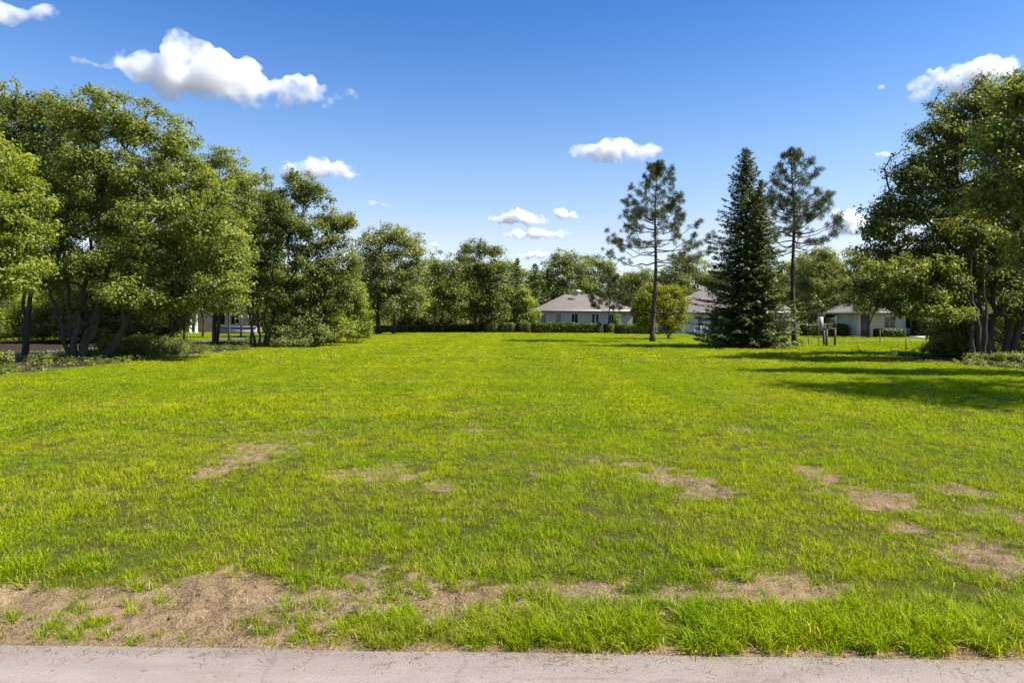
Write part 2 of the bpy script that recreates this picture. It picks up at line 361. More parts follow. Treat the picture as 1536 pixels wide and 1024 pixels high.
big = noise(nt, 0.45, 4, P, 0.6); c = mixc(nt, math_(nt, 'MULTIPLY', ramp(nt, [(0.35, (0, 0, 0)), (0.7, (1, 1, 1))], big), .55), c, (1.22, 1.04, 0.9), 'MULTIPLY')
md = noise(nt, 1.7, 4, P, 0.6); c = mixc(nt, ramp(nt, [(0.30, (.75, .75, .75)), (0.55, (0, 0, 0))], md), c, (0.70, 0.86, 0.62), 'MULTIPLY')
v3 = mapping(nt, P, (0.05, 0.55, 1)); st = noise(nt, 1, 3, v3); c = mixc(nt, ramp(nt, [(0.42, (0, 0, 0)), (0.62, (1, 1, 1))], st), c, (1.26, 1.12, .9), 'MULTIPLY')
v4 = mapping(nt, P, (0.62, 0.010, 1)); st2 = noise(nt, 1, 1.5, v4); c = mixc(nt, ramp(nt, [(0.44, (0, 0, 0)), (0.56, (1, 1, 1))], st2), c, (1.20, 1.11, 1.0), 'MULTIPLY')
dryv = noise(nt, 0.9, 5, mapping(nt, P, (.55, 1.2, 1)), .65); c = mixc(nt, ramp(nt, [(0.48, (0, 0, 0)), (0.72, (.62, .62, .62))], dryv), c, (0.34, 0.30, 0.085))
sy_ = nd(nt, 'ShaderNodeSeparateXYZ'); nt.links.new(P, sy_.inputs[0]); mw = nd(nt, 'ShaderNodeMapRange'); mw.inputs['From Min'].default_value = 4.5; mw.inputs['From Max'].default_value = 13; nt.links.new(sy_.outputs['Y'], mw.inputs['Value'])
c = mixc(nt, 1.0, c, (1.10, 1.12, .9), 'MULTIPLY')
c = mixc(nt, mw.outputs[0], c, (1.15, 1.12, .9), 'MULTIPLY')
p = principled(nt, None, c, 0.6, 0.06); tr = nd(nt, 'ShaderNodeBsdfTranslucent'); nt.links.new(mixc(nt, 1.0, c, (1.25, 1.30, 0.4), 'MULTIPLY'), tr.inputs['Color'])
mx = nd(nt, 'ShaderNodeMixShader'); mx.inputs[0].default_value = 0.45; nt.links.new(p.outputs[0], mx.inputs[1]); nt.links.new(tr.outputs[0], mx.inputs[2]); nt.links.new(mx.outputs[0], out.inputs['Surface'])
M['grass'] = m
m, nt, out = newmat('dry_blades'); t = attr(nt, 'tone')
c = ramp(nt, [(0.0, (0.10, 0.066, 0.034)), (0.5, (0.22, 0.16, 0.085)), (1.0, (0.36, 0.285, 0.17))], t); principled(nt, out, c, .8, .2); M['dry'] = m

def source(name, meshes, mat):
    c = bpy.data.collections.new(name)
    for k, me in enumerate(meshes):
        me.materials.append(mat); o = bpy.data.objects.new('%s_%c' % (name, 97 + k), me); c.objects.link(o)
    return c
def scatter(name, coll, X, Y, Z, scl, tilt, pick, rng, label=None):
    n = len(X); me = bpy.data.meshes.new(name); me.vertices.add(n)
    me.vertices.foreach_set('co', np.stack([X, Y, Z], 1).astype(np.float32).ravel())
    a = me.attributes.new('rot', 'FLOAT_VECTOR', 'POINT'); a.data.foreach_set('vector', np.stack([rng.normal(0, tilt, n), rng.normal(0, tilt, n), rng.uniform(0, 6.283, n)], 1).astype(np.float32).ravel())
    a = me.attributes.new('scl', 'FLOAT_VECTOR', 'POINT'); a.data.foreach_set('vector', np.asarray(scl, np.float32).ravel())
    a = me.attributes.new('pick', 'INT', 'POINT'); a.data.foreach_set('value', np.asarray(pick, np.int32))
    o = link(name, me); tag(o, label, None, None, 'stuff')
    ng = bpy.data.node_groups.new(name + '_scatter', 'GeometryNodeTree')
    ng.interface.new_socket('Geometry', in_out='INPUT', socket_type='NodeSocketGeometry'); ng.interface.new_socket('Geometry', in_out='OUTPUT', socket_type='NodeSocketGeometry')
    gi = ng.nodes.new('NodeGroupInput'); go = ng.nodes.new('NodeGroupOutput'); ip = ng.nodes.new('GeometryNodeInstanceOnPoints')
    ci = ng.nodes.new('GeometryNodeCollectionInfo'); ci.inputs['Collection'].default_value = coll; ci.inputs['Separate Children'].default_value = True; ci.inputs['Reset Children'].default_value = True
    def na(nm, ty): q = ng.nodes.new('GeometryNodeInputNamedAttribute'); q.data_type = ty; q.inputs['Name'].default_value = nm; return q.outputs[0]
    ip.inputs['Pick Instance'].default_value = True
    L = ng.links.new
    L(gi.outputs[0], ip.inputs['Points']); L(ci.outputs[0], ip.inputs['Instance']); L(na('pick', 'INT'), ip.inputs['Instance Index'])
    L(na('rot', 'FLOAT_VECTOR'), ip.inputs['Rotation']); L(na('scl', 'FLOAT_VECTOR'), ip.inputs['Scale']); L(ip.outputs[0], go.inputs[0])
    md = o.modifiers.new('scatter', 'NODES'); md.node_group = ng
    return o
rng = np.random.default_rng(11)
near_src = source('blade_tuft', [blade_tuft('blade_tuft', 34, .078, .034, .078, .0043, .65, 100 + k, .08) for k in range(8)], M['grass'])
mid_src = source('blade_patch', [blade_tuft('blade_patch', 50, .17, .036, .078, .0080, .7, 200 + k, .05, 2) for k in range(6)], M['grass'])
far_src = source('blade_sward', [blade_tuft('blade_sward', 80, .36, .05, .095, .018, .75, 300 + k, .03, 2) for k in range(6)], M['grass'])
edge_src = source('verge_tuft', [blade_tuft('verge_tuft', 44, .07, .08, .175, .0062, .85, 400 + k, .09, 4) for k in range(8)], M['grass'])
dry_src = source('dry_tuft', [blade_tuft('dry_tuft', 9, .06, .03, .10, .0035, 1.25, 500 + k, .5, 3) for k in range(6)], M['dry'])
def field(y0, y1, dens, margin=1.5):
    A = (y1 - y0) * (1.56 * y1 + 2 * margin); n = int(A * dens); y = rng.uniform(y0, y1, n); x = rng.uniform(-1, 1, n) * (.78 * y1 + margin)
    k = np.abs(x) < .78 * y + margin; return x[k], y[k]
def lawn_ok(x, y):
    b = bare_mask(x, y); l = litter_shade_mask(x, y)
    keep = rng.uniform(size=len(x)) > np.clip((b - .28) * 2.2, 0, np.where(y > 4.7, .66, .92))
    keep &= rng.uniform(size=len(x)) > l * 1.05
    keep &= (y > EDGE(x) + .035)
    return keep, b
GX, GY, GS, GT = [], [], [], []
x, y = field(3.1, 9.5, 150, 4.0); k, b = lawn_ok(x, y); x, y, b = x[k], y[k], b[k]
hn = fbm(x * 1.3, y * 1.3, 61, 3); s = (.62 + .85 * hn) * (1 - .48 * np.clip(b, 0, 1)) * rng.uniform(.8, 1.2, len(x))
g1 = scatter('lawn_grass', near_src, x, y, ground_z(x, y), np.stack([s * .95, s * .95, s], 1), .16, rng.integers(0, 8, len(x)), rng, 'short bright green lawn grass beside the pavement')
x, y = field(9.5, 24, 62, 5); k, b = lawn_ok(x, y); x, y, b = x[k], y[k], b[k]
hn = fbm(x * .8, y * .8, 61, 3); s = (.65 + .7 * hn) * rng.uniform(.85, 1.2, len(x))
g2 = scatter('lawn_grass', mid_src, x, y, ground_z(x, y), np.stack([s, s, s], 1), .12, rng.integers(0, 6, len(x)), rng, 'bright green mown lawn grass in the middle of the field')
n = 62000; x = rng.uniform(-46, 46, n); y = rng.uniform(24, 84, n); k = (np.abs(x) < .78 * y + 4) & ~((x > -22.8) & (x < -20.2)); x, y = x[k], y[k]; k, b = lawn_ok(x, y)
k &= ~((np.abs(y - 47.8) < .55) & (x > 14)); x, y = x[k], y[k]
s = rng.uniform(.8, 1.25, len(x)); zs = s * np.where((x > 18) & (y < 47), 1.7, .9)
g3 = scatter('lawn_grass', far_src, x, y, ground_z(x, y), np.stack([s, s, zs], 1), .08, rng.integers(0, 6, len(x)), rng, 'far part of the mown lawn up to the hedges')
# taller tufts along the pavement and round the worn ground
px = np.concatenate([rng.uniform(540, 2200, 800), rng.uniform(-150, 540, 60)]); py = np.where(px > 540, rng.uniform(914, 976, 860), rng.uniform(930, 968, 860))
dropn = fbm(px * .012, 0 * px, 19, 2); k = (dropn > np.where(px > 740, .20, np.where(px > 540, .42, .50))); px, py = px[k], py[k]
X = [wx(px, rowY(py))]; Y = [rowY(py)]; S = [rng.uniform(.42, .88, len(px)) * np.where(px < 540, .55, np.where(px > 760, 1.2, .9))]
for (cx_, cy_, sp_, n_, sc_) in [(200, 890, 40, 10, .75), (110, 862, 45, 12, .9), (20, 870, 35, 10, 1.0), (320, 862, 30, 6, .8), (500, 880, 40, 10, .9), (470, 905, 25, 5, .8), (600, 890, 35, 9, .85), (700, 880, 40, 8, .7), (800, 905, 40, 12, .9),
                             (790, 935, 40, 12, .95), (1080, 860, 30, 12, 1.0), (1120, 850, 30, 8, .9), (1290, 865, 40, 10, .9), (60, 940, 60, 14, .65), (200, 952, 45, 10, .6), (350, 965, 20, 4, .6), (960, 940, 80, 22, .95), (1480, 955, 50, 22, 1.15), (1250, 960, 60, 18, .95), (640, 945, 60, 16, .8), (500, 950, 30, 6, .6), (700, 950, 30, 8, .7), (1010, 830, 40, 8, .7), (880, 850, 60, 8, .7)]:
    qx = rng.normal(cx_, sp_, n_); qy = np.clip(rng.normal(cy_, 7, n_), 700, 966); X.append(wx(qx, rowY(qy))); Y.append(rowY(qy)); S.append(rng.uniform(.5, 1, n_) * sc_)
x = np.concatenate(X); y = np.concatenate(Y); s = np.concatenate(S); k = y > EDGE(x) + .05; x, y, s = x[k], y[k], s[k]
scatter('verge_grass', edge_src, x, y, ground_z(x, y), np.stack([s, s, s], 1), .18, rng.integers(0, 8, len(x)), rng, 'longer coarse grass tufts along the pavement edge')
# dead grass and small soil crumbs on the bare patches
x, y = field(3.15, 11, 300, .6); b = bare_mask(x, y); k = (rng.uniform(size=len(x)) < .05 + .45 * b * (1 - .55 * sstep(.8, 1, b))) & (y > EDGE(x) + .01); x, y = x[k], y[k]
s = rng.uniform(.5, 1.2, len(x)); scatter('dry_grass', dry_src, x, y, ground_z(x, y) + .003, np.stack([s, s, s * .7], 1), .45, rng.integers(0, 6, len(x)), rng, 'dead straw coloured grass on the worn soil')
x = rng.uniform(-3.6, 3.6, 260); y = EDGE(x) - .005 - .16 * rng.uniform(0, 1, 260) ** 2.5
s = rng.uniform(.35, .95, 260); scatter('dry_grass', dry_src, x, y, 0 * x + .009, np.stack([s, s, s * .12], 1), .04, rng.integers(0, 6, 260), rng, 'dead grass bits spilled over the pavement edge')
def crumb(seed):
    r_ = np.random.default_rng(seed); import bmesh
    bm = bmesh.new(); bmesh.ops.create_icosphere(bm, subdivisions=2, radius=.5)
    for v in bm.verts: v.co *= 1 + .35 * (r_.uniform() - .5); v.co.z *= .6
    me = bpy.data.meshes.new('soil_crumb'); bm.to_mesh(me); bm.free(); return me
crumb_src = source('soil_crumb', [crumb(k) for k in range(4)], plain_mat('soil_clods', (0.15, 0.10, 0.055), (0.30, 0.215, 0.12), 3, .95, .1, .6))
x, y = field(3.15, 9, 420, .6); b = bare_mask(x, y); k = (rng.uniform(size=len(x)) < .5 * sstep(.45, .9, b)) & (y > EDGE(x) + .005); x, y = x[k], y[k]
s = .005 + .026 * rng.uniform(size=len(x)) ** 4; scatter('soil_crumbs', crumb_src, x, y, ground_z(x, y), np.stack([s, s * rng.uniform(.7, 1.2, len(x)), s], 1), .4, rng.integers(0, 4, len(x)), rng, 'crumbs of dry tan soil on the worn patches')

# ------------------------------------------------------------------ broadleaf trees
def ell(lb, Y):
    px, py, rx, rz = lb[:4]; dy = lb[4] if len(lb) > 4 else 0.0; d = Y + dy
    rx_ = rx / F * d; rz_ = rz / F * d
    return np.array([wx(px, d), d, wz(py, d)]), np.array([rx_, max(.75 * rx_, min(rx_, 1.5) * .8), rz_])
def broadleaf(name, label, cat, px, Y, stems, lobes, mat, seed, rc=.5, leaf=.13, nleaf=120, dens=.8, r0=.16, group=None, aspect=.6, droop=0.0, crown='crown', trunk='trunk', bark='bark', flat=.55, tonebias=0.0, jitter=.45):
    rng = np.random.default_rng(seed); leaf *= .84; nleaf = int(nleaf * 1.42)
    bx = wx(px, Y); base = np.array([bx, Y, float(ground_z(np.array([bx]), np.array([Y]))[0])])
    C, D, K = [], [], []
    for lb in lobes:
        c, r = ell(lb, Y); dy = (rng.uniform(-.35, .35) * r[1]) if len(lb) < 5 else 0; c = c + [0, dy, 0]
        n = max(6, int(1.95 * dens * 4.2 * (r[0]*r[1] + r[0]*r[2] + r[1]*r[2]) / (math.pi * rc * rc)))
        u = rng.normal(size=(n, 3)); u /= np.linalg.norm(u, axis=1, keepdims=True)
        rad = rng.uniform(.10, 1, n) ** .45
        rr = np.maximum(r * 1.12 - rc * .45, r * .4)
        C.append(c + u * rad[:, None] * rr * (1 + rng.normal(0, .07, (n, 1)))); D.append(u); K.append(np.ones(n))
        n2 = int(n * .75); u = rng.normal(size=(n2, 3)); u[:, 2] += .25; u /= np.linalg.norm(u, axis=1, keepdims=True)
        C.append(c + u * r * rng.uniform(.92, 1.16, (n2, 1))); D.append(u); K.append(rng.uniform(.34, .6, n2))
    C = np.vstack(C); D = np.vstack(D); K = np.concatenate(K); C[:, 2] = np.maximum(C[:, 2], .15 + rc * .3)
    C -= base
    # skeleton
    N = []; tb = MB(); SR = []
    for st in stems:
        pts = np.array([[wx(a[0], Y + (a[2] if len(a) > 2 else 0)), Y + (a[2] if len(a) > 2 else 0), wz(a[1], Y + (a[2] if len(a) > 2 else 0))] for a in st]) - base
        pts[0, 2] = min(pts[0, 2], -.05)
        tt = np.linspace(0, len(pts) - 1, 5 * (len(pts) - 1) + 1)
        q = np.stack([np.interp(tt, range(len(pts)), pts[:, i]) for i in range(3)], 1)
        for _ in range(2): q[1:-1] = .5 * q[1:-1] + .25 * (q[:-2] + q[2:])
        L = np.linalg.norm(q[-1] - q[0]); q[1:-1, :2] += rng.normal(0, .007 * L, (len(q) - 2, 2))
        k = np.linspace(0, 1, len(q)); rs = .66 * r0 * rng.uniform(.8, 1.1) * (1 - .80 * k); rs[0] *= 1.45; rs[1] *= 1.12
        tb.tube(q, rs, 9); N += [(p, -1) for p in q[2:]]
    NP = [p for p, _ in N]; par = [-1] * len(NP); ns = len(NP)
    S = np.array(NP); order = np.argsort(np.linalg.norm(C[:, None, :] - S[None, :, :], axis=2).min(1)); arr = np.zeros((ns + 4 * len(C), 3)); arr[:ns] = S; cnt = ns; paths = []
    for ci in order:
        c = C[ci]; d = arr[:cnt] - c; dist = np.linalg.norm(d, axis=1) + .9 * np.maximum(0, d[:, 2] + .1) ; k = int(np.argmin(dist))
        p0 = arr[k]; L = np.linalg.norm(c - p0); prev = k; ids = []
        for f in (.3, .6, .85, 1.0):
            q = p0 + (c - p0) * f + np.array([0, 0, .14 * L * math.sin(math.pi * f)]) + (rng.normal(0, .05 * L, 3) if f < 1 else 0)
            arr[cnt] = q; par.append(prev); prev = cnt; ids.append(cnt); cnt += 1
        paths.append((k, ids))
    desc = np.zeros(cnt)
    for _, ids in paths: desc[ids[-1]] += 1
    for i in range(cnt - 1, ns - 1, -1):
        if par[i] >= 0: desc[par[i]] += desc[i]
    sc = r0 / .16
    for k, ids in paths:
        r_ = np.minimum(.013 * sc * np.maximum(desc[ids], 1) ** .48, r0 * .34); P_ = np.vstack([arr[k], arr[ids]])
        tb.tube(P_, np.concatenate([[r_[0]], r_]), 5, False)
    # leaves
    lb_ = MB(); n = len(C)
    ctone = rng.normal(0, .13, n) + tonebias
    cid = np.repeat(np.arange(n), np.maximum(12, nleaf * K ** 1.6).astype(int)); u = rng.normal(size=(len(cid), 3)); u /= np.linalg.norm(u, axis=1, keepdims=True)
    csz = rc * rng.uniform(.6, 1.3, n) * K; rad = rng.uniform(0, 1, len(cid)) ** .5
    off = u * rad[:, None] * csz[cid][:, None] * np.array([1, 1, flat]); 
    if droop: off[:, 2] -= droop * (off[:, 0] ** 2 + off[:, 1] ** 2) / rc + droop * .5 * rng.uniform(0, 1, len(cid)) ** 2 * rc
    Pn = C[cid] + off + rng.normal(0, .16 * rc, off.shape)
    Nn = u * .7 + D[cid] * .25 + np.array([0, 0, .55]) + rng.normal(0, jitter, off.shape)
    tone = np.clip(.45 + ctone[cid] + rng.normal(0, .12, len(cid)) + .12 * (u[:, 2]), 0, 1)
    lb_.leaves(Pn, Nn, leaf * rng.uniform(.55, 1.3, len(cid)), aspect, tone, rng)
    t = thing(name, tuple(base), label, cat, group)
    link(trunk, tb.mesh(trunk, True), M[bark], t); link(crown, lb_.mesh(crown), M[mat], t)
    return t

G_L = 'broadleaf trees along the left edge of the lawn'; G_B = 'trees along the far end of the lawn'; G_R = 'trees along the right edge of the lawn'
broadleaf('broadleaf_tree', 'yellow-green broadleaf tree cut off by the left border, nearest on that side', 'tree', -70, 21, [[(-70, 556), (-72, 460), (-60, 380), (-40, 300)], [(-68, 556), (-50, 430), (-20, 360)]],
          [(-30, 250, 75, 50), (5, 320, 65, 45), (-60, 330, 80, 60), (-10, 400, 75, 45), (-70, 430, 70, 50), (20, 290, 45, 35), (-60, 200, 60, 45), (25, 365, 45, 30)], 'leaf_yel', 1, .48, .13, 120, .75, .17, G_L)
broadleaf('broadleaf_tree', 'tall thin-topped tree with a straight dark trunk left of the many-stemmed tree', 'tree', 36, 29, [[(36, 536), (38, 440), (40, 330), (30, 200)], [(38, 330), (70, 260), (95, 190)]],
          [(20, 158, 55, 32), (88, 172, 48, 30), (-35, 150, 50, 35), (40, 215, 60, 40), (-10, 220, 60, 45), (100, 230, 45, 35), (60, 280, 70, 40), (0, 300, 60, 40)], 'leaf_mid', 2, .55, .14, 120, .75, .15, G_L)
broadleaf('broadleaf_tree', 'large wide-crowned tree with several leaning grey stems from one base on the left', 'tree', 112, 26.4,
          [[(104, 540), (92, 490), (78, 445), (52, 400), (40, 360)], [(108, 540), (104, 470), (95, 380), (110, 260)], [(112, 541), (118, 470), (132, 400), (140, 330), (165, 230)], [(118, 541), (135, 490), (158, 440), (215, 390), (270, 340), (300, 280)], [(120, 540), (145, 470), (160, 400), (230, 330), (240, 240)], [(158, 440), (240, 400), (330, 385)]],
          [(170, 180, 65, 38), (235, 205, 58, 40), (120, 190, 48, 34), (270, 245, 45, 38), (100, 262, 70, 36), (180, 262, 70, 36), (290, 290, 60, 42), (150, 325, 80, 40), (255, 335, 75, 38), (335, 345, 52, 48), (350, 395, 45, 35), (60, 350, 55, 38), (90, 392, 60, 30), (190, 395, 70, 32), (285, 405, 60, 32), (330, 430, 40, 24, -1.0), (230, 440, 55, 22), (200, 300, 60, 45, 3.0), (120, 300, 60, 45, 3.5), (300, 350, 60, 50, 3.0), (150, 440, 40, 18, 2.0), (190, 440, 40, 20, -1.5), (240, 458, 45, 15), (290, 450, 42, 20), (330, 455, 36, 18, 1.0), (262, 432, 55, 24, 2.5), (70, 420, 40, 22, 2.0)],
          'leaf_mid', 3, .5, .135, 118, .62, .17, G_L)
broadleaf('broadleaf_tree', 'tall open-topped tree rising behind the many-stemmed trees on the left', 'tree', 322, 43, [[(322, 516), (324, 420), (330, 330), (330, 250)], [(324, 420), (360, 340), (378, 280)]],
          [(330, 243, 34, 22), (370, 268, 34, 22), (305, 280, 40, 32), (350, 300, 48, 32), (385, 305, 36, 32), (330, 345, 58, 38), (390, 350, 45, 38), (300, 390, 55, 38), (355, 410, 50, 32), (400, 400, 40, 38), (310, 440, 50, 24), (350, 445, 45, 24), (395, 440, 30, 26)], 'leaf_mid', 4, .65, .17, 110, .7, .17, G_L)
broadleaf('broadleaf_tree', 'dark green tree with a cluster of thin stems and a lopsided crown', 'tree', 395, 39,
          [[(382, 522), (372, 460), (362, 420)], [(388, 522), (388, 440), (395, 370), (440, 290)], [(396, 522), (398, 450), (415, 380), (455, 320), (460, 270)], [(402, 522), (410, 460), (450, 420), (510, 380)], [(400, 522), (420, 440), (470, 370), (505, 330)], [(376, 522), (380, 440), (375, 400)], [(410, 522), (428, 470), (480, 440)]],
          [(447, 272, 27, 18), (470, 292, 28, 20), (430, 300, 32, 26), (500, 328, 30, 18), (520, 340, 19, 14), (455, 335, 42, 26), (410, 340, 40, 32), (490, 362, 34, 22), (430, 385, 48, 30), (385, 385, 36, 30), (480, 405, 40, 28), (520, 395, 22, 28), (450, 440, 46, 26), (400, 430, 36, 24), (505, 440, 30, 28), (430, 460, 34, 24), (470, 455, 34, 26)],
          'leaf_dark', 5, .55, .16, 105, .62, .11, G_L)
broadleaf('broadleaf_tree', 'rounded pale green tree with drooping sprays at the left end of the far hedge', 'tree', 578, 70, [[(566, 502), (566, 450), (575, 400), (590, 350)], [(590, 502), (592, 450), (610, 400)], [(570, 480), (555, 430), (550, 390)]],
          [(580, 350, 30, 19), (610, 360, 25, 20), (560, 368, 28, 24), (628, 385, 16, 26), (590, 388, 38, 26), (548, 405, 24, 34), (615, 420, 30, 30), (575, 420, 36, 28), (555, 450, 30, 26), (595, 450, 36, 24), (625, 452, 18, 20)], 'leaf_grey', 6, .95, .26, 95, .75, .22, G_B, droop=.25, tonebias=.08)
broadleaf('broadleaf_tree', 'low spreading tree with a thin leaning stem between pale tree and tall dark tree', 'tree', 655, 77, [[(650, 500), (655, 450), (668, 400)], [(664, 500), (664, 450), (690, 420)]],
          [(662, 395, 24, 17), (688, 402, 18, 20), (648, 420, 24, 22), (675, 425, 28, 22), (695, 440, 18, 20), (655, 450, 30, 20), (685, 460, 20, 14)], 'leaf_mid', 7, .95, .26, 95, .8, .17, G_B, droop=.15)
broadleaf('broadleaf_tree', 'tall dark green tree with a high lumpy crown in the middle of the far end', 'tree', 716, 78, [[(714, 499), (716, 440), (720, 380)], [(716, 450), (740, 400)], [(716, 440), (700, 400)]],
          [(712, 374, 22, 13), (738, 378, 18, 14), (698, 392, 15, 16), (725, 397, 30, 18), (750, 402, 14, 16), (712, 420, 28, 22), (745, 428, 24, 24), (725, 448, 30, 22), (705, 455, 20, 18), (750, 456, 20, 18), (735, 474, 24, 12)], 'leaf_dark', 8, .9, .26, 95, .72, .22, G_B)
broadleaf('broadleaf_tree', 'small bright green bushy tree at the left corner of the grey-roofed house', 'tree', 786, 80, [[(784, 498), (785, 460)], [(788, 498), (792, 465)]],
          [(783, 440, 9, 11), (788, 455, 15, 11), (776, 466, 13, 11), (794, 470, 16, 11), (784, 482, 18, 9)], 'leaf_mid', 9, .7, .24, 95, 1.0, .12, G_B, tonebias=.12)
for (lab, px, Y, lobes, mt, sd_, tb_) in [
    ('broad round-topped tree directly behind the grey-roofed house', 848, 108, [(845, 388, 22, 12), (862, 398, 24, 16), (830, 405, 20, 16), (848, 418, 30, 18), (822, 428, 20, 18), (875, 430, 20, 20), (845, 445, 30, 16)], 'leaf_dark', 21, .05),
    ('wide tree behind the right half of the grey roof, left of the first pine', 898, 112, [(888, 393, 18, 11), (905, 400, 18, 13), (920, 415, 16, 16), (890, 415, 24, 16), (905, 435, 28, 16), (880, 445, 22, 14)], 'leaf_dark', 22, .02),
    ('hazy dull green tree showing behind the trunk of the first pine', 945, 105, [(940, 425, 24, 16), (960, 415, 20, 16), (925, 445, 22, 16), (960, 445, 24, 16)], 'leaf_grey', 23, -.08),
    ('round olive tree between the first pine and the dark spruce', 1030, 100, [(1028, 390, 20, 12), (1044, 400, 18, 16), (1012, 405, 18, 16), (1030, 418, 28, 16), (1055, 420, 18, 18), (1030, 440, 34, 14)], 'leaf_grey', 24, .02),
    ('dull green tree behind the dark spruce, mostly hidden', 1090, 98, [(1085, 420, 26, 18), (1110, 440, 30, 20), (1150, 430, 30, 22)], 'leaf_dark', 25, 0),
    ('tall olive tree beyond the red-tinged pine', 1215, 96, [(1210, 395, 20, 18), (1235, 385, 22, 16), (1250, 405, 24, 20), (1215, 420, 26, 20), (1240, 440, 36, 20)], 'leaf_grey', 26, .06),
    ('green tree rising behind the roof of the white house', 1330, 92, [(1310, 400, 26, 24), (1340, 390, 30, 24), (1370, 410, 30, 28), (1325, 430, 36, 22), (1365, 445, 36, 20)], 'leaf_mid', 27, 0),
    ('dark tree filling the gap right of the white house', 1440, 88, [(1420, 410, 40, 34), (1470, 400, 45, 40), (1440, 450, 50, 30), (1500, 440, 45, 40), (1540, 410, 45, 45)], 'leaf_mid', 28, 0)]:
    broadleaf('broadleaf_tree', lab, 'tree', px, Y, [[(px - 3, HY + CAMZ * F / Y), (px, 450), (px + 4, 415)], [(px, 450), (px + 16, 410)]], lobes, mt, sd_, 1.15, .32, 90, .75, .25, 'background trees behind the houses', tonebias=tb_)
broadleaf('broadleaf_tree', 'lime-yellow small tree beside the trunk of the first pine', 'tree', 1003, 53, [[(1003, 509), (1006, 480), (1016, 455)], [(1003, 509), (990, 470), (980, 450)], [(1005, 495), (1002, 450)]],
          [(985, 432, 17, 9), (1010, 438, 16, 11), (970, 448, 16, 12), (995, 455, 24, 13), (1022, 458, 14, 13), (965, 468, 16, 12), (985, 478, 24, 11), (1015, 478, 20, 11), (1005, 492, 18, 6), (962, 486, 14, 8)], 'leaf_lime', 10, .55, .17, 90, .8, .06, None)
broadleaf('conifer', 'red-tinged loose pine right of the tall thin-trunked pine', 'tree', 1238, 66, [[(1238, 503), (1236, 440), (1234, 390)]],
          [(1234, 385, 16, 12), (1222, 405, 20, 12), (1250, 402, 18, 12), (1212, 428, 22, 12), (1245, 428, 24, 13), (1268, 425, 16, 12), (1225, 452, 28, 11), (1258, 452, 26, 12), (1240, 472, 34, 8), (1208, 472, 14, 8)], 'leaf_rust', 11, .6, .24, 85, .75, .14, None, aspect=.3, tonebias=.1)
broadleaf('broadleaf_tree', 'olive tree leaning over the left end of the white house', 'tree', 1285, 72, [[(1283, 501), (1285, 450), (1280, 400)]],
          [(1280, 385, 16, 13), (1292, 402, 15, 14), (1272, 410, 16, 13), (1285, 425, 20, 13), (1275, 445, 20, 12)], 'leaf_grey', 12, .8, .24, 90, .75, .14, None, tonebias=.05)
broadleaf('broadleaf_tree', 'small forked tree in front of the white house', 'tree', 1302, 57, [[(1301, 507), (1302, 485), (1292, 462), (1285, 450)], [(1302, 507), (1304, 482), (1316, 460), (1326, 445)]],
          [(1290, 438, 18, 10), (1316, 432, 20, 10), (1335, 445, 18, 10), (1302, 450, 20, 9), (1278, 452, 14, 9), (1345, 455, 18, 9), (1300, 462, 24, 6)], 'leaf_mid', 13, .55, .18, 90, .85, .13, None, tonebias=-.05)
# right hand trees
broadleaf('broadleaf_tree', 'huge dark backlit tree with two thick trunks on the right edge of the lawn', 'tree', 1500, 26.2,
          [[(1488, 543), (1490, 470), (1480, 380), (1470, 280), (1490, 190)], [(1512, 543), (1514, 460), (1525, 360), (1530, 220)], [(1490, 470), (1450, 400), (1400, 340), (1360, 290)], [(1478, 370), (1440, 270), (1410, 215)], [(1514, 460), (1560, 380), (1580, 300)], [(1488, 440), (1430, 410), (1360, 395)]],
          [(1500, 165, 45, 32), (1540, 150, 40, 34), (1470, 210, 48, 34), (1425, 240, 40, 32), (1375, 265, 32, 26), (1350, 305, 32, 28), (1520, 250, 60, 45), (1460, 300, 60, 36), (1400, 320, 55, 34), (1345, 345, 42, 28), (1320, 385, 32, 22), (1375, 385, 50, 28), (1440, 370, 60, 34), (1510, 370, 60, 44), (1400, 425, 50, 24), (1460, 425, 50, 28), (1530, 450, 50, 34), (1345, 422, 34, 18), (1580, 300, 60, 80), (1402, 208, 40, 28), (1352, 255, 32, 28), (1448, 160, 44, 30), (1500, 132, 40, 24), (1430, 215, 44, 32, 2.0), (1320, 330, 30, 30), (1320, 452, 30, 11), (1365, 458, 32, 12), (1420, 460, 34, 14), (1300, 432, 26, 14), (1400, 270, 50, 40, 3.0), (1440, 330, 60, 50, 4.0), (1500, 320, 70, 60, 3.5), (1450, 410, 70, 40, 4.0), (1548, 470, 36, 30, .5), (1440, 468, 40, 24, 2.0), (1490, 455, 44, 26, 3.0)],
          'leaf_dark', 14, .5, .135, 100, .68, .20, G_R)
broadleaf('broadleaf_tree', 'thin leaning tree with arching limbs left of the two thick trunks', 'tree', 1474, 25.0,
          [[(1474, 543), (1468, 490), (1458, 450), (1440, 415), (1410, 395)], [(1462, 460), (1456, 400), (1450, 350)], [(1474, 543), (1480, 480), (1476, 420)]],
          [(1400, 395, 48, 20), (1350, 410, 40, 18), (1430, 440, 40, 16), (1385, 440, 36, 16), (1450, 340, 40, 30), (1320, 405, 26, 16), (1330, 440, 24, 12), (1392, 466, 34, 13), (1350, 464, 24, 8), (1425, 470, 30, 14)], 'leaf_mid', 15, .42, .13, 80, .6, .13, G_R)
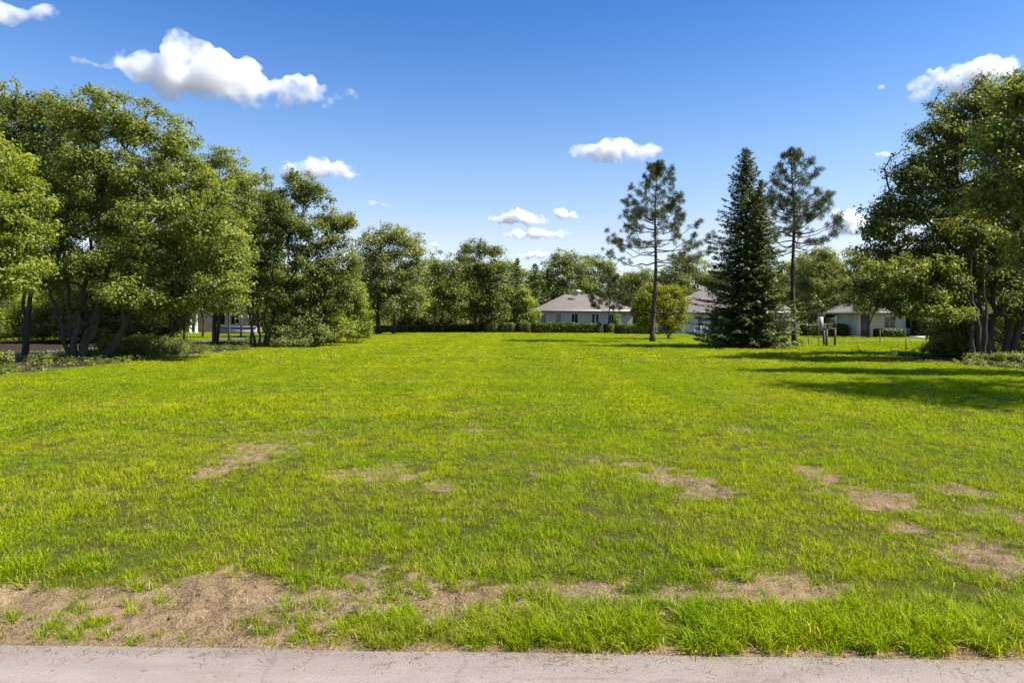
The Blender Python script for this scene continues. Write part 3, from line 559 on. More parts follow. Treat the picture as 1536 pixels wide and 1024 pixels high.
broadleaf('broadleaf_tree', 'brighter green tree overhanging from beyond the right edge of the photo', 'tree', 1690, 19.4,
          [[(1690, 565), (1685, 450), (1650, 330), (1600, 230)], [(1685, 450), (1600, 350), (1530, 280)], [(1650, 330), (1560, 210), (1510, 170)]],
          [(1520, 250, 60, 32), (1500, 205, 40, 26), (1540, 200, 60, 40), (1520, 145, 40, 24), (1560, 140, 60, 34), (1550, 290, 70, 40), (1480, 305, 40, 24), (1620, 220, 80, 70), (1640, 340, 90, 60), (1560, 380, 60, 36), (1700, 300, 90, 90), (1640, 130, 80, 50)], 'leaf_mid', 16, .42, .12, 100, .6, .2, G_R, tonebias=.06)

def wl(x, y, z, rx, rz, Y0): return (CX + x / y * F, HY - (z - CAMZ) / y * F, rx / y * F, rz / y * F, y - Y0)
broadleaf('broadleaf_tree', 'tree standing outside the right border, known by the nearer shadow it throws on the lawn', 'tree', CX + 17.3 / 13.4 * F, 13.4, [[(CX + 17.3 / 13.4 * F, 600), (CX + 17.2 / 13.4 * F, 300), (CX + 16.9 / 13.4 * F, 0)], [(CX + 17.2 / 13.4 * F, 300), (CX + 16 / 13.4 * F, 100), (CX + 15.2 / 13.4 * F, -40)]],
          [wl(*q, 13.4) for q in ((14.6, 15.2, 8.7, 1.3, .8), (15.2, 14.2, 8.9, 1.7, 1.1), (15.8, 12.6, 8.6, 1.7, 1.1), (16.6, 11.0, 8.3, 1.8, 1.2), (17.5, 13.8, 7.6, 2.2, 1.4), (17.8, 15.5, 8.5, 2.1, 1.3), (17, 13, 10, 1.8, 1.1), (19, 12.5, 8, 2.2, 1.4))], 'leaf_mid', 17, .5, .14, 70, .5, .2, G_R)
# ------------------------------------------------------------------ shrubs
def shrub(label, px, Y, lobes, mat, seed, rc=.35, leaf=.11, nleaf=90, group=None, **k):
    b = HY + CAMZ * F / Y
    st = [[(px + dx, b), (px + dx * 2.5, lobes[0][1] + 8)] for dx in (-4, 0, 4)]
    return broadleaf('shrub', label, 'shrub', px, Y, st, lobes, mat, seed, rc, leaf, nleaf, k.pop('dens', .9), .035, group, crown='foliage', trunk='stem', **k)
G_S = 'shrubs under the left-hand trees'
shrub('grey-green shrub at the foot of the thin-stemmed tree cluster', 452, 38.5, [(452, 480, 34, 22), (430, 500, 26, 16), (470, 500, 30, 16), (450, 512, 36, 9)], 'leaf_grey', 31, .45, .14, 90, G_S)
shrub('bright green shrub in front of the thin-stemmed tree cluster, right of the grey-green one', 490, 40, [(490, 480, 28, 20), (505, 495, 28, 16), (480, 505, 30, 12)], 'leaf_yel', 32, .45, .14, 90, G_S)
shrub('tall bright shrub at the right end of the left-hand tree row', 530, 44, [(528, 440, 22, 26), (540, 470, 16, 20), (520, 480, 26, 20), (538, 495, 20, 14), (510, 450, 22, 24)], 'leaf_yel', 33, .5, .16, 100, G_S)
shrub('low lit shrub nearest the lawn corner by the tall bright shrub', 536, 46.5, [(532, 498, 22, 9), (548, 500, 11, 8)], 'leaf_yel', 34, .4, .14, 90, G_S)
shrub('pale sprawling bush right of the many-stemmed tree', 235, 28.5, [(240, 520, 34, 13), (215, 515, 28, 13), (262, 525, 20, 9)], 'leaf_grey', 35, .3, .09, 100, G_S)
shrub('dark bush between the many-stemmed tree and the pale sprawling bush', 175, 28.0, [(180, 518, 28, 14), (160, 522, 20, 12), (195, 528, 24, 8)], 'leaf_dark', 36, .3, .09, 100, G_S)
shrub('small fern-like bush left of the many-stemmed tree', 78, 25.0, [(76, 540, 13, 9), (60, 545, 16, 6)], 'leaf_grey', 37, .22, .09, 70, G_S)
shrub('pale leafy weed clump at the left border of the photo', 4, 22.5, [(2, 540, 14, 12), (-14, 545, 18, 12)], 'leaf_grey', 38, .22, .10, 80, G_S, tonebias=.15)
shrub('tiny dark bush right of the trunks of the many-stemmed tree', 140, 27.0, [(140, 534, 16, 7), (128, 536, 12, 6)], 'leaf_dark', 39, .25, .09, 70, G_S)
G_S2 = 'shrubs at the foot of the right-hand trees'
shrub('green shrub at the left foot of the right-hand trees', 1418, 28.5, [(1425, 500, 26, 14), (1405, 512, 20, 12), (1440, 520, 26, 12), (1440, 490, 26, 16)], 'leaf_mid', 41, .34, .11, 80, G_S2)
shrub('low grey-green bush spilling onto the lawn by the right-hand trees', 1412, 29.5, [(1405, 524, 22, 8), (1425, 526, 22, 8)], 'leaf_grey', 42, .3, .10, 80, G_S2)
shrub('dark bushy growth behind the leaning stem on the right', 1455, 30, [(1455, 490, 36, 26), (1440, 510, 30, 18), (1480, 510, 36, 20), (1470, 470, 40, 24)], 'leaf_mid', 43, .4, .12, 90, G_S2)
shrub('dark bush behind the two thick trunks on the right', 1540, 30, [(1540, 480, 40, 34), (1525, 510, 36, 22), (1560, 510, 40, 22)], 'leaf_dark', 44, .4, .12, 90, G_S2)
shrub('dense dark bush between the leaning stem and the two thick trunks', 1466, 27.6, [(1466, 500, 26, 26), (1455, 520, 26, 18), (1478, 525, 18, 14), (1448, 480, 24, 20)], 'leaf_dark', 48, .36, .11, 90, G_S2)
shrub('tall dark thicket well behind the two thick trunks', 1500, 34, [(1490, 470, 50, 36), (1530, 460, 50, 40), (1500, 505, 60, 22), (1450, 490, 36, 26)], 'leaf_dark', 49, .5, .14, 90, G_S2)
shrub('low dark weeds at the foot of the two thick trunks', 1520, 24.6, [(1510, 540, 30, 7), (1545, 542, 26, 8), (1470, 542, 18, 6)], 'leaf_dark', 45, .25, .09, 70, G_S2)
shrub('clipped round shrub in front of the tall dark tree at the far end', 735, 79.5, [(735, 482, 17, 12), (722, 488, 12, 8)], 'leaf_mid', 46, .6, .22, 90)
shrub('upright sapling with sparse leaves in front of the grey-roofed house', 925, 79, [(925, 478, 4, 9), (926, 488, 6, 7)], 'leaf_yel', 47, .35, .18, 60)
# wood behind the path on the left: individual bushes
bush = shrub('sunlit yellow-green bush left of the straight dark trunk beyond the path', 15, 58, [(15, 440, 60, 34), (-20, 465, 50, 28), (45, 465, 40, 26), (20, 485, 60, 16)], 'leaf_yel', 51, .9, .24, 100, 'tall bushes beyond the left-hand path')
bush2 = shrub('dark tall bush beyond the path between the left-hand trunks', 170, 62, [(170, 440, 55, 36), (140, 470, 45, 24), (205, 470, 45, 24), (170, 488, 55, 12)], 'leaf_dark', 52, .9, .24, 100, 'tall bushes beyond the left-hand path')
def put(o, px, Y, rz, s, label):
    o.location = (wx(px, Y), Y, 0); o.rotation_euler = (0, 0, rz); o.scale = (s, s, s * .95); o['label'] = label; return o
for src, px, Y, rz, s, lab in [(bush, 75, 66, 2.2, 1.1, 'sunlit bush right of the straight dark trunk beyond the path'), (bush2, -60, 52, 1.2, 1.1, 'dark bush beyond the path cut off by the left edge of the photo'),
                          (bush2, 110, 70, 2.0, 1.3, 'dark bush seen between the stems of the many-stemmed tree'), (bush2, 232, 82, 2.6, 1.2, 'dark bush at the left end of the tan house'), (bush, 395, 84, .7, 1.05, 'bush at the right end of the tan house'),
                          (bush2, 450, 78, 2.9, 1.2, 'dark bush behind the thin-stemmed tree cluster'), (bush2, 520, 84, .4, 1.3, 'dark bush behind the tall bright shrub'), (bush2, 618, 92, 1.9, 1.2, 'dark bush in the gap behind the pale drooping tree'), (bush2, 690, 94, 4.1, 1.2, 'dark bush in the gap behind the low spreading tree'), (bush2, 765, 98, 5.2, 1.2, 'dark bush behind the far hedge near the house corner')]:
    put(copy_tree(src), px, Y, rz, s, lab)
for src, px, Y, rz, s, lab in [(bush2, 150, 46, .3, .85, 'dark bush just beyond the path left of the dense middle stems of the grove'), (bush2, 205, 50, 3.4, .9, 'dark bush just beyond the path in the middle of the grove'), (bush, 62, 47, 4.4, .75, 'sunlit low bush between the straight dark trunk and the many-stemmed tree'), (bush2, 248, 60, 5.0, .9, 'dark bush left of the porch of the tan house'), (bush2, 425, 60, 1.5, .95, 'dark bush behind the grey-green shrub'), (bush2, 500, 66, 3.9, .95, 'dark bush behind the bright green shrub'), (bush2, -30, 60, 2.2, 1.0, 'dark far bush at the left border beyond the path')]:
    put(copy_tree(src), px, Y, rz, s, lab)
wood = [broadleaf('broadleaf_tree', 'x', 'tree', 400, 104, [[(397, 494), (400, 450), (404, 415)], [(400, 450), (416, 410)]], lb__, mt, sd_, 1.25, .36, 85, .6, .24, 'trees of the far wood beyond the lawn') for lb__, mt, sd_ in
        [([(395, 400, 22, 16), (412, 408, 22, 18), (385, 420, 24, 20), (405, 432, 34, 20), (380, 450, 30, 18), (425, 450, 28, 18), (402, 470, 40, 14)], 'leaf_dark', 201),
         ([(400, 395, 18, 14), (390, 412, 24, 18), (415, 418, 24, 18), (400, 436, 34, 18), (375, 440, 20, 18), (420, 458, 34, 16), (390, 466, 34, 16)], 'leaf_mid', 202),
         ([(405, 405, 26, 18), (385, 415, 20, 16), (425, 425, 22, 20), (395, 438, 34, 20), (420, 455, 30, 18), (380, 460, 28, 16), (404, 474, 36, 12)], 'leaf_grey', 203)]]
rng = np.random.default_rng(303); k_ = 0
for px in np.arange(-260, 1820, 46):
    src = wood[k_ % 3]; o = src if k_ < 3 else copy_tree(src); Y = rng.uniform(108, 128); q = rng.uniform(.85, 1.12) * (1.08 if px < 560 else 1.0)
    o.location = (wx(px + rng.uniform(-14, 14), Y), Y, 0); o.rotation_euler = (0, 0, rng.uniform(0, 6.28)); o.scale = (q, q, q * (.80 if 780 < px < 1100 else .98))
    o['label'] = 'one of the similar trees in the far wood behind the ' + ('left-hand grove' if px < 560 else 'far hedges and houses' if px < 1150 else 'white house and right-hand trees'); o['group'] = 'trees of the far wood behind the ' + ('left-hand grove' if px < 560 else 'far hedges and houses' if px < 1150 else 'white house and right-hand trees'); k_ += 1
# slim background trees whose trunks show on the left
slim = broadleaf('slim_tree', 'slim trunk nearest the many-stemmed tree, in the shaded grove', 'tree', 168, 50, [[(168, 511), (170, 440), (172, 380)]], [(170, 370, 30, 34), (150, 400, 26, 22), (190, 400, 28, 22), (172, 335, 22, 24)], 'leaf_mid', 61, .7, .18, 90, .75, .13, 'slim trees in the shaded grove on the left')
for px, Y, rz, lab in [(200, 47, 1.0, 'slim leaning trunk right of the dark bush in the grove'), (216, 55, 2.1, 'thin trunk left of the tan house in the grove'), (236, 52, 3.0, 'thin trunk in front of the left end of the tan house'), (259, 46, .5, 'thicker dark trunk in front of the porch columns of the tan house'), (304, 58, 4.0, 'thin far trunk by the low grey wall'), (344, 49, 5.2, 'slim trunk just left of the thin-stemmed tree cluster'),
                       (361, 56, 2.7, 'thin trunk between the slim trunk and the thin-stemmed tree cluster'), (-10, 45, 3.6, 'slim trunk near the left border of the photo'), (184, 43, 2.4, 'slim dark trunk close behind the rightmost stem of the many-stemmed tree'), (276, 52, 1.7, 'slim trunk in front of the porch of the tan house'), (326, 44, 4.6, 'slim trunk nearest the low grey garden wall')]:
    o = copy_tree(slim); o.location = (wx(px, Y), Y, 0); o.rotation_euler = (0, 0, rz); q = .85 + .3 * ((px * 7) % 10) / 10; o.scale = (q, q, q); o['label'] = lab
# undergrowth (ground cover nobody could count)
rng = np.random.default_rng(71)
lb_ = MB(); n = 900
ux = rng.uniform(-20.0, -13.6, n); uy = rng.uniform(19, 66, n)
ux2 = rng.uniform(15.5, 26, 260); uy2 = rng.uniform(21, 31, 260); ux = np.concatenate([ux, ux2]); uy = np.concatenate([uy, uy2])
k = fbm(ux * .5, uy * .5, 13, 3) > .47; ux, uy = ux[k], uy[k]
nl = 60; cid = np.repeat(np.arange(len(ux)), nl); u = rng.normal(size=(len(cid), 3)); u /= np.linalg.norm(u, axis=1, keepdims=True); u[:, 2] = abs(u[:, 2])
sz = rng.uniform(.15, .45, len(ux)); pos = np.stack([ux, uy, ground_z(ux, uy)], 1)[cid] + u * (rng.uniform(.1, 1, len(cid)) ** .5 * sz[cid])[:, None] * np.array([1, 1, .8])
lb_.leaves(pos, u + np.array([0, 0, .5]) + rng.normal(0, .4, u.shape), rng.uniform(.06, .13, len(cid)), .5, np.clip(rng.normal(.45, .2, len(cid)), 0, 1), rng)
tag(link('undergrowth', lb_.mesh('undergrowth'), M['leaf_dark']), 'low leafy ground cover under the trees either side of the lawn', None, None, 'stuff')

# ------------------------------------------------------------------ pines
def pine(label, px, Y, H, prof, seed, r0=.2, lean=0.0, zstart=.35, nbr=95, tuft=.26, mat='needle', bare0=.2, group=None):
    rng = np.random.default_rng(seed); bx = wx(px, Y); t = thing('pine_tree', (bx, Y, 0), label, 'tree', group)
    tb = MB(); zz = np.linspace(-.1, H, 22); q = np.stack([lean * (zz / H) + .06 * np.sin(zz * .8 + seed), .05 * np.cos(zz * .6), zz], 1); q[0, :2] = q[1, :2]
    rr = r0 * (1 - .9 * np.clip(zz / H, 0, 1)) ; rr[0] *= 1.45; rr[1] *= 1.15; tb.tube(q, rr, 10)
    lv = MB(); cen = []; cdir = []; csz = []
    hs_ = np.sort(rng.uniform(0, 1, nbr) ** .9)
    for i, hf in enumerate(hs_):
        z = H * (zstart + (1 - zstart) * hf * .985); az = i * 2.4 + rng.normal(0, .35)
        L = np.interp(hf, *prof) * H * rng.uniform(.72, 1.12)
        rise = np.interp(hf, (0, .25, .6, 1), (-.10, .12, .45, 1.2)) + rng.normal(0, .08)
        x0 = np.interp(z, zz, q[:, 0]); y0 = np.interp(z, zz, q[:, 1])
        d = np.array([math.cos(az), math.sin(az), 0]); s = np.linspace(0, 1, 7)
        P_ = np.array([x0, y0, z]) + d * (s * L)[:, None] + np.array([0, 0, 1]) * (L * (rise * s - .30 * s * (1 - s) + .22 * s ** 3))[:, None]
        P_[1:] += rng.normal(0, .025 * L, (6, 3)); P_[1:] += np.cross(d, [0, 0, 1]) * (rng.normal(0, .12) * L * s[1:] ** 2)[:, None]
        tb.tube(P_, np.linspace(.012 + .011 * L, .008, 7), 5, False)
        dead = hf < bare0 and rng.uniform() < .55
        nt_ = int((1 if dead else 3) + L * (.6 if dead else 2.6))
        for _ in range(nt_):
            f = rng.uniform(.72 if dead else (.42 if hf > .3 else .58), 1.0); b = np.array([np.interp(f, s, P_[:, k]) for k in range(3)])
            sd2 = np.cross(d, [0, 0, 1]) * rng.choice([-1, 1]) * rng.uniform(.1, .38) * L * (1.15 - f) * 1.6 + d * .16 * L * rng.uniform(0, 1) + np.array([0, 0, rng.uniform(.02, .30)])
            e = b + sd2; tb.tube(np.array([b, (b + e) / 2 + [0, 0, -.03], e]), [.011, .009, .006], 4, False)
            cen.append(e); dd = sd2 / (np.linalg.norm(sd2) + 1e-6) + np.array([0, 0, .5]); cdir.append(dd); csz.append(tuft * rng.uniform(.7, 1.2))
        cen.append(P_[-1]); cdir.append(d + [0, 0, .6]); csz.append(tuft * 1.1)
    for k in range(6): cen.append(np.array([q[-1, 0], 0, H]) + rng.normal(0, .22, 3) - [0, 0, .15]); cdir.append(np.array([0, 0, 1.])); csz.append(tuft)
    cen = np.array(cen); cdir = np.array(cdir); csz = np.array(csz); nn = 62
    cid = np.repeat(np.arange(len(cen)), nn); u = rng.normal(size=(len(cid), 3)); u /= np.linalg.norm(u, axis=1, keepdims=True); u = u + cdir[cid] * .35; u /= np.linalg.norm(u, axis=1, keepdims=True)
    ln = csz[cid] * rng.uniform(.75, 1.1, len(cid)); off = rng.normal(0, .05, (len(cid), 3))
    lv.leaves(cen[cid] + off + u * (ln * .5)[:, None], np.cross(u, rng.normal(size=u.shape)), ln, .085, np.clip(rng.normal(.45, .2, len(cid)), 0, 1), rng, u, .02)
    link('trunk', tb.mesh('trunk', True), M['bark_pine'], t); link('crown', lv.mesh('crown'), M[mat], t); return t
GP = 'tall thin-trunked pines on the lawn'
pine('tall pine with a bare lower trunk beside the lime-yellow tree', 980, 46.8, 11.9, ((0, .1, .25, .5, .75, .92, 1), (.29, .31, .275, .185, .108, .052, .015)), 4, .175, .25, .40, 72, .26, group=GP)
pine('tall pine with a bare lower trunk right of the dark spruce', 1191, 39.2, 10.95, ((0, .1, .25, .5, .75, .92, 1), (.20, .25, .225, .152, .095, .052, .018)), 8, .165, -.1, .46, 64, .245, group=GP)
pine('young pine with drooping dark tufts in front of the grey roof', 912, 77, 5.6, ((0, .3, .6, 1), (.44, .48, .36, .1)), 12, .10, .2, .38, 22, .38, bare0=0)
def spruce(label, px, Y, H, Rb, seed, mat, z0=.35, group=None, loc=None, dens=1.0, leaf=.20, power=.85):
    rng = np.random.default_rng(seed); bx = wx(px, Y); t = thing('spruce_tree', (bx, Y, 0), label, 'tree', group)
    tb = MB(); zz = np.linspace(-.1, H, 14); tb.tube(np.stack([0 * zz, 0 * zz, zz], 1), .022 * H * .75 * (1 - .95 * np.clip(zz / H, 0, 1)), 9)
    P, N, U, S, TN = [], [], [], [], []
    z = z0; i = 0
    while z < H * .985:
        hf = z / H; L0 = Rb * (1 - hf) ** power + .06
        nb = int(6 + 6 * min(1, L0 / Rb + .2))
        for b in range(nb):
            az = 2 * np.pi * b / nb + i * .7 + rng.normal(0, .2); L = L0 * rng.uniform(.60, 1.2)
            d = np.array([math.cos(az), math.sin(az), 0]); side = np.array([-d[1], d[0], 0]); s = np.linspace(0, 1, 6)
            dr = np.interp(hf, (0, .5, .85, 1), (-.28, -.16, .25, .9)) + rng.normal(0, .05)
            Q_ = np.array([0, 0, z]) + d * (s * L)[:, None] + np.array([0, 0, 1]) * (L * (dr * s + .18 * s ** 3))[:, None]
            tb.tube(Q_, np.linspace(.010 + .008 * L, .005, 6), 4, False)
            m_ = max(6, int(L * 34 * dens)); f = rng.uniform(.08, 1, m_) ** .8
            ctr = np.stack([np.interp(f, s, Q_[:, k]) for k in range(3)], 1); lat = rng.uniform(-1, 1, m_) * (.30 * L * (1.05 - f) + .05)
            ctr = ctr + side * lat[:, None] + np.array([0, 0, -1]) * (np.abs(lat) * .25 + rng.uniform(0, .10, m_))[:, None]
            u = d * .8 + side * np.sign(lat)[:, None] * .7 + rng.normal(0, .3, (m_, 3)) + np.array([0, 0, .12])
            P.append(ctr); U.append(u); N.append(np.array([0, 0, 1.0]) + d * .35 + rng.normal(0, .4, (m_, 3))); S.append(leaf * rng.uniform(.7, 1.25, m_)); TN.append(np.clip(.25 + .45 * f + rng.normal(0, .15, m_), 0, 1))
        z += (.17 + .05 * rng.uniform()) * (1 if H > 6 else .8) / math.sqrt(dens); i += 1
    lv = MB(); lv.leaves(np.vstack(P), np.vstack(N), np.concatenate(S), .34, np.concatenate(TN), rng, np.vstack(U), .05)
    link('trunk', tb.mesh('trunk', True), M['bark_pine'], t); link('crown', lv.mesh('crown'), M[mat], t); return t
spruce('big dark cone-shaped spruce between the two tall pines', 1119, 38.2, 11.2, 3.15, 5, 'spruce', .30, power=.80, dens=1.3)
spruce('lighter green slender spruce against the right side of the big dark spruce', 1141, 36.6, 9.1, 1.5, 6, 'spruce2', .5, dens=.9, power=.8)
spruce('narrow dark conifer behind the far hedge left of the grey roof', 776, 92, 10.0, 2.3, 7, 'spruce2', .4, dens=.32, leaf=.5)
spruce('shorter blunt conifer beside the narrow dark conifer at the house corner', 803, 98, 9.3, 3.0, 9, 'spruce2', .4, dens=.3, leaf=.5, power=.6)

# ------------------------------------------------------------------ hedges
def hedge(label, px0, px1, Y, pyt, dep, seed, group, rz=0.0):
    rng = np.random.default_rng(seed); x0, x1 = wx(px0, Y), wx(px1, Y); h = wz(pyt, Y); W = x1 - x0
    n = int(260 * (W * h * 2 + W * dep + dep * h * 2)); mb = MB()
    # core with rounded, uneven faces
    nu, nv = max(8, int(W * 3)), 14
    uu = np.linspace(-W / 2 + .1, W / 2 - .1, nu); ang = np.linspace(-.25 * np.pi + -.2, np.pi + .25 * np.pi + .2, nv)
    def sect(u, a, grow):
        e = np.minimum(1, (W / 2 - np.abs(u)) / .35); e = np.sqrt(np.clip(e, .05, 1))
        top = h * (1 + .10 * (fbm(u * .8 + seed, 0 * u, 4, 3) - .5) * 2)
        ca, sa = np.cos(a), np.sin(a); k = (np.abs(ca) ** 5 + np.abs(sa) ** 5) ** (-1 / 5.)
        y = ca * k * dep / 2 * e * grow; z = top * .5 + sa * k * top * .5 * grow * (.75 + .25 * e)
        return y, np.maximum(z, 0.0)
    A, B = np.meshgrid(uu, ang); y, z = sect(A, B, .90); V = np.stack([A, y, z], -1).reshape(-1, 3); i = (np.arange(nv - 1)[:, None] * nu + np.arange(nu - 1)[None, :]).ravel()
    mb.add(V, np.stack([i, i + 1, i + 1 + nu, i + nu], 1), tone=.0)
    u = rng.uniform(-W / 2, W / 2, n); a = rng.uniform(-.3 * np.pi, 1.3 * np.pi, n); y, z = sect(u, a, rng.normal(1.0, .045, n)); Pn = np.stack([u, y, z], 1)
    Nn = np.stack([.3 * np.sign(u) * (np.abs(u) > W / 2 - .3), np.cos(a), np.sin(a)], 1) + rng.normal(0, .5, (n, 3))
    mb.leaves(Pn, Nn, rng.uniform(.12, .24, n), .6, np.clip(rng.normal(.45, .2, n), 0, 1), rng)
    o = link('hedge', mb.mesh('hedge'), M['hedge']); o.location = ((x0 + x1) / 2, Y + dep / 2, 0); o.rotation_euler.z = rz; return tag(o, label, 'hedge', group)
GH = 'clipped hedges along the far end of the lawn'
for k, (a, b, Y, pt, dep, lab) in enumerate([(560, 610, 77, 489, 1.4, 'low dark hedge under the pale drooping tree, leftmost of the row'), (612, 662, 79, 488, 1.3, 'low hedge under the low spreading tree'), (664, 722, 80, 487, 1.3, 'dark hedge block in front of the trunk of the tall dark tree'), (725, 748, 77, 485, 1.3, 'short hedge block right of the tall dark tree trunk'), (749, 773, 77, 485, 1.4, 'short hedge block under the narrow dark conifer'),
        (776, 796, 77, 484, 1.4, 'smallest hedge block, left of the long hedge before the house'), (798, 904, 74.5, 484.5, 1.6, 'long clipped hedge in front of the windows of the grey-roofed house'), (907, 922, 75, 486, 1.3, 'narrow hedge block between the long hedge and the darkest hedge'), (924, 985, 70, 486, 1.7, 'darkest hedge left of the trunk of the first pine')]):
    hedge(lab, a, b, Y, pt, dep, 80 + k, GH)
hedge('dark low hedge in front of the white house', 1205, 1275, 61, 487, 1.2, 95, None)
hedge('low hedge under the windows of the white house', 1316, 1362, 57.5, 494, 1.0, 96, None)
hedge('dark hedge right of the white house', 1383, 1440, 58, 478, 2.0, 97, None)

# ------------------------------------------------------------------ houses
M['wall_white'] = plain_mat('painted_stucco', (0.58, 0.51, 0.38), (0.66, 0.59, 0.45), .8, .9, .2)
M['wall_grey'] = plain_mat('painted_siding', (0.52, 0.50, 0.45), (0.60, 0.58, 0.52), .8, .9, .2)
M['wall_tan'] = plain_mat('tan_stucco', (0.46, 0.33, 0.22), (0.60, 0.46, 0.33), .6, .9, .2)
m, nt, out = newmat('roof_shingle'); P = opos(nt); bt = nd(nt, 'ShaderNodeTexBrick'); bt.inputs['Scale'].default_value = 1.0
for nm, v in (('Color1', (0.203, 0.170, 0.148, 1)), ('Color2', (0.163, 0.138, 0.121, 1)), ('Mortar', (0.116, 0.094, 0.073, 1))): bt.inputs[nm].default_value = v
bt.inputs['Brick Width'].default_value = .34; bt.inputs['Row Height'].default_value = .14; bt.inputs['Mortar Size'].default_value = .012
nt.links.new(mapping(nt, P, (1, 1.0, 1)), bt.inputs['Vector'])
c = mixc(nt, .5, bt.outputs['Color'], ramp(nt, [(0.3, (.148, .127, .112)), (.7, (.212, .181, .162))], noise(nt, 1.2, 6, P))); principled(nt, out, c, .95, .15, bt.outputs['Fac'], .3, .02); M['roof'] = m
M['trim'] = plain_mat('white_trim', (0.70, 0.69, 0.66), (0.80, 0.79, 0.76), 4, .6, .4, .05)
M['metal'] = plain_mat('galvanised_metal', (0.38, 0.40, 0.42), (0.52, 0.54, 0.56), 6, .45, .5, .05)
M['darkmetal'] = plain_mat('dark_metal', (0.03, 0.035, 0.03), (0.07, 0.07, 0.06), 6, .6, .4, .1)
M['wood'] = plain_mat('weathered_timber', (0.10, 0.075, 0.055), (0.19, 0.15, 0.115), 7, .9, .15, .5)
m, nt, out = newmat('window_glass'); p = principled(nt, out, (.02, .025, .03), .06, .6); M['glass'] = m
M['door'] = plain_mat('painted_door', (0.14, 0.11, 0.09), (0.20, 0.16, 0.13), 4, .6, .3, .1)
M['plinth'] = plain_mat('grey_render', (0.26, 0.27, 0.28), (0.34, 0.35, 0.36), 2, .9, .2)
M['panel'] = plain_mat('weathered_white_panel', (0.30, 0.30, 0.30), (0.40, 0.40, 0.39), 5, .8, .2)
M['dullmetal'] = plain_mat('dull_metal', (0.12, 0.12, 0.12), (0.20, 0.20, 0.19), 6, .6, .4, .05)
def wall_front(mb, W, h, ops, t=.22):
    xs_ = sorted({0, W, *[o[0] for o in ops], *[o[1] for o in ops]}); zs_ = sorted({0, h, *[o[2] for o in ops], *[o[3] for o in ops]})
    for i in range(len(xs_) - 1):
        for j in range(len(zs_) - 1):
            xa, xb, za, zb = xs_[i], xs_[i + 1], zs_[j], zs_[j + 1]
            if any(o[0] <= (xa + xb) / 2 <= o[1] and o[2] <= (za + zb) / 2 <= o[3] for o in ops): continue
            mb.add([(xa, 0, za), (xb, 0, za), (xb, 0, zb), (xa, 0, zb)], [(0, 1, 2, 3)])
    for (a, b, c_, d_) in ops:
        mb.add([(a, 0, c_), (a, 0, d_), (a, t, d_), (a, t, c_), (b, 0, c_), (b, 0, d_), (b, t, d_), (b, t, c_)], [(0, 3, 2, 1), (4, 5, 6, 7), (0, 4, 7, 3), (1, 2, 6, 5)])
def house(label, px0, px1, Y, D, h, ridge, ops, wallm, hip=4.0, over=.5, roofm='roof', door=None, hipr=None):
    x0, x1 = wx(px0, Y), wx(px1, Y); W = x1 - x0; t = thing('house', (x0, Y, 0), label, 'house')
    mb = MB(); allops = list(ops) + ([door] if door else []); wall_front(mb, W, h, allops)
    mb.add([(0, 0, 0), (0, D, 0), (0, D, h), (0, 0, h), (W, 0, 0), (W, D, 0), (W, D, h), (W, 0, h)], [(0, 3, 2, 1), (4, 5, 6, 7), (1, 2, 6, 5)])
    mb.add([(0, D - .3, 0), (W, D - .3, 0), (W, D - .3, h), (0, D - .3, h)], [(0, 1, 2, 3)])
    link('wall', mb.mesh('wall'), M[wallm], t)
    o = over; e = h + .02; hr = hip if hipr is None else hipr
    rb = MB(); V = [(-o, -o, e), (W + o, -o, e), (W + o, D + o, e), (-o, D + o, e), (hip, D / 2, ridge), (W - hr, D / 2, ridge), (-o, -o, e - .09), (W + o, -o, e - .09), (W + o, D + o, e - .09), (-o, D + o, e - .09)]
    rb.add(V, [(0, 1, 5, 4), (2, 3, 4, 5), (6, 9, 8, 7)], [(1, 2, 5), (3, 0, 4)]); rf = link('roof', rb.mesh('roof'), M[roofm], t)
    fb = MB(); ft = .14
    fb.box((-o - .03, -o - .03, e - ft), (W + o + .03, -o - .003, e + .02)); fb.box((-o - .03, -o, e - ft), (-o - .003, D + o, e + .02)); fb.box((W + o + .003, -o, e - ft), (W + o + .03, D + o, e + .02))
    link('fascia', fb.mesh('fascia'), M['trim'], rf)
    for (a, b, c_, d_) in ops:
        f = MB(); k = .06
        f.box((a + .002, .06, c_ + .002), (a + k, .13, d_ - .002)); f.box((b - k, .06, c_ + .002), (b - .002, .13, d_ - .002)); f.box((a + k, .06, d_ - k), (b - k, .13, d_ - .002)); f.box((a + k, .06, c_ + .002), (b - k, .13, c_ + k))
        if b - a > .6: f.box(((a + b) / 2 - .025, .065, c_ + k), ((a + b) / 2 + .025, .125, d_ - k))
        f.box((a - .08, -.06, c_ - .07), (b + .08, -.002, c_ - .005))
        wf = link('window', f.mesh('window'), M['trim'], t)
        g = MB(); g.add([(a + k, .10, c_ + k), (b - k, .10, c_ + k), (b - k, .10, d_ - k), (a + k, .10, d_ - k)], [(0, 1, 2, 3)]); link('pane', g.mesh('pane'), M['glass'], wf)
    if door:
        a, b, c_, d_ = door; g = MB(); g.box((a + .003, .08, c_), (b - .003, .14, d_ - .003)); dr = link('door', g.mesh('door'), M['door'], t)
        g = MB(); g.tube([(b - .12, .08, 1.0), (b - .12, .02, 1.0), (b - .2, .02, 1.0)], .015, 6); link('handle', g.mesh('handle'), M['metal'], dr)
    return t, rf
def W_(px, Y, x0px): return wx(px, Y) - wx(x0px, Y)
Yh = 84
def win(px, half, za, zb, Y, x0): c_ = W_(px, Y, x0); return (c_ - half, c_ + half, za, zb)
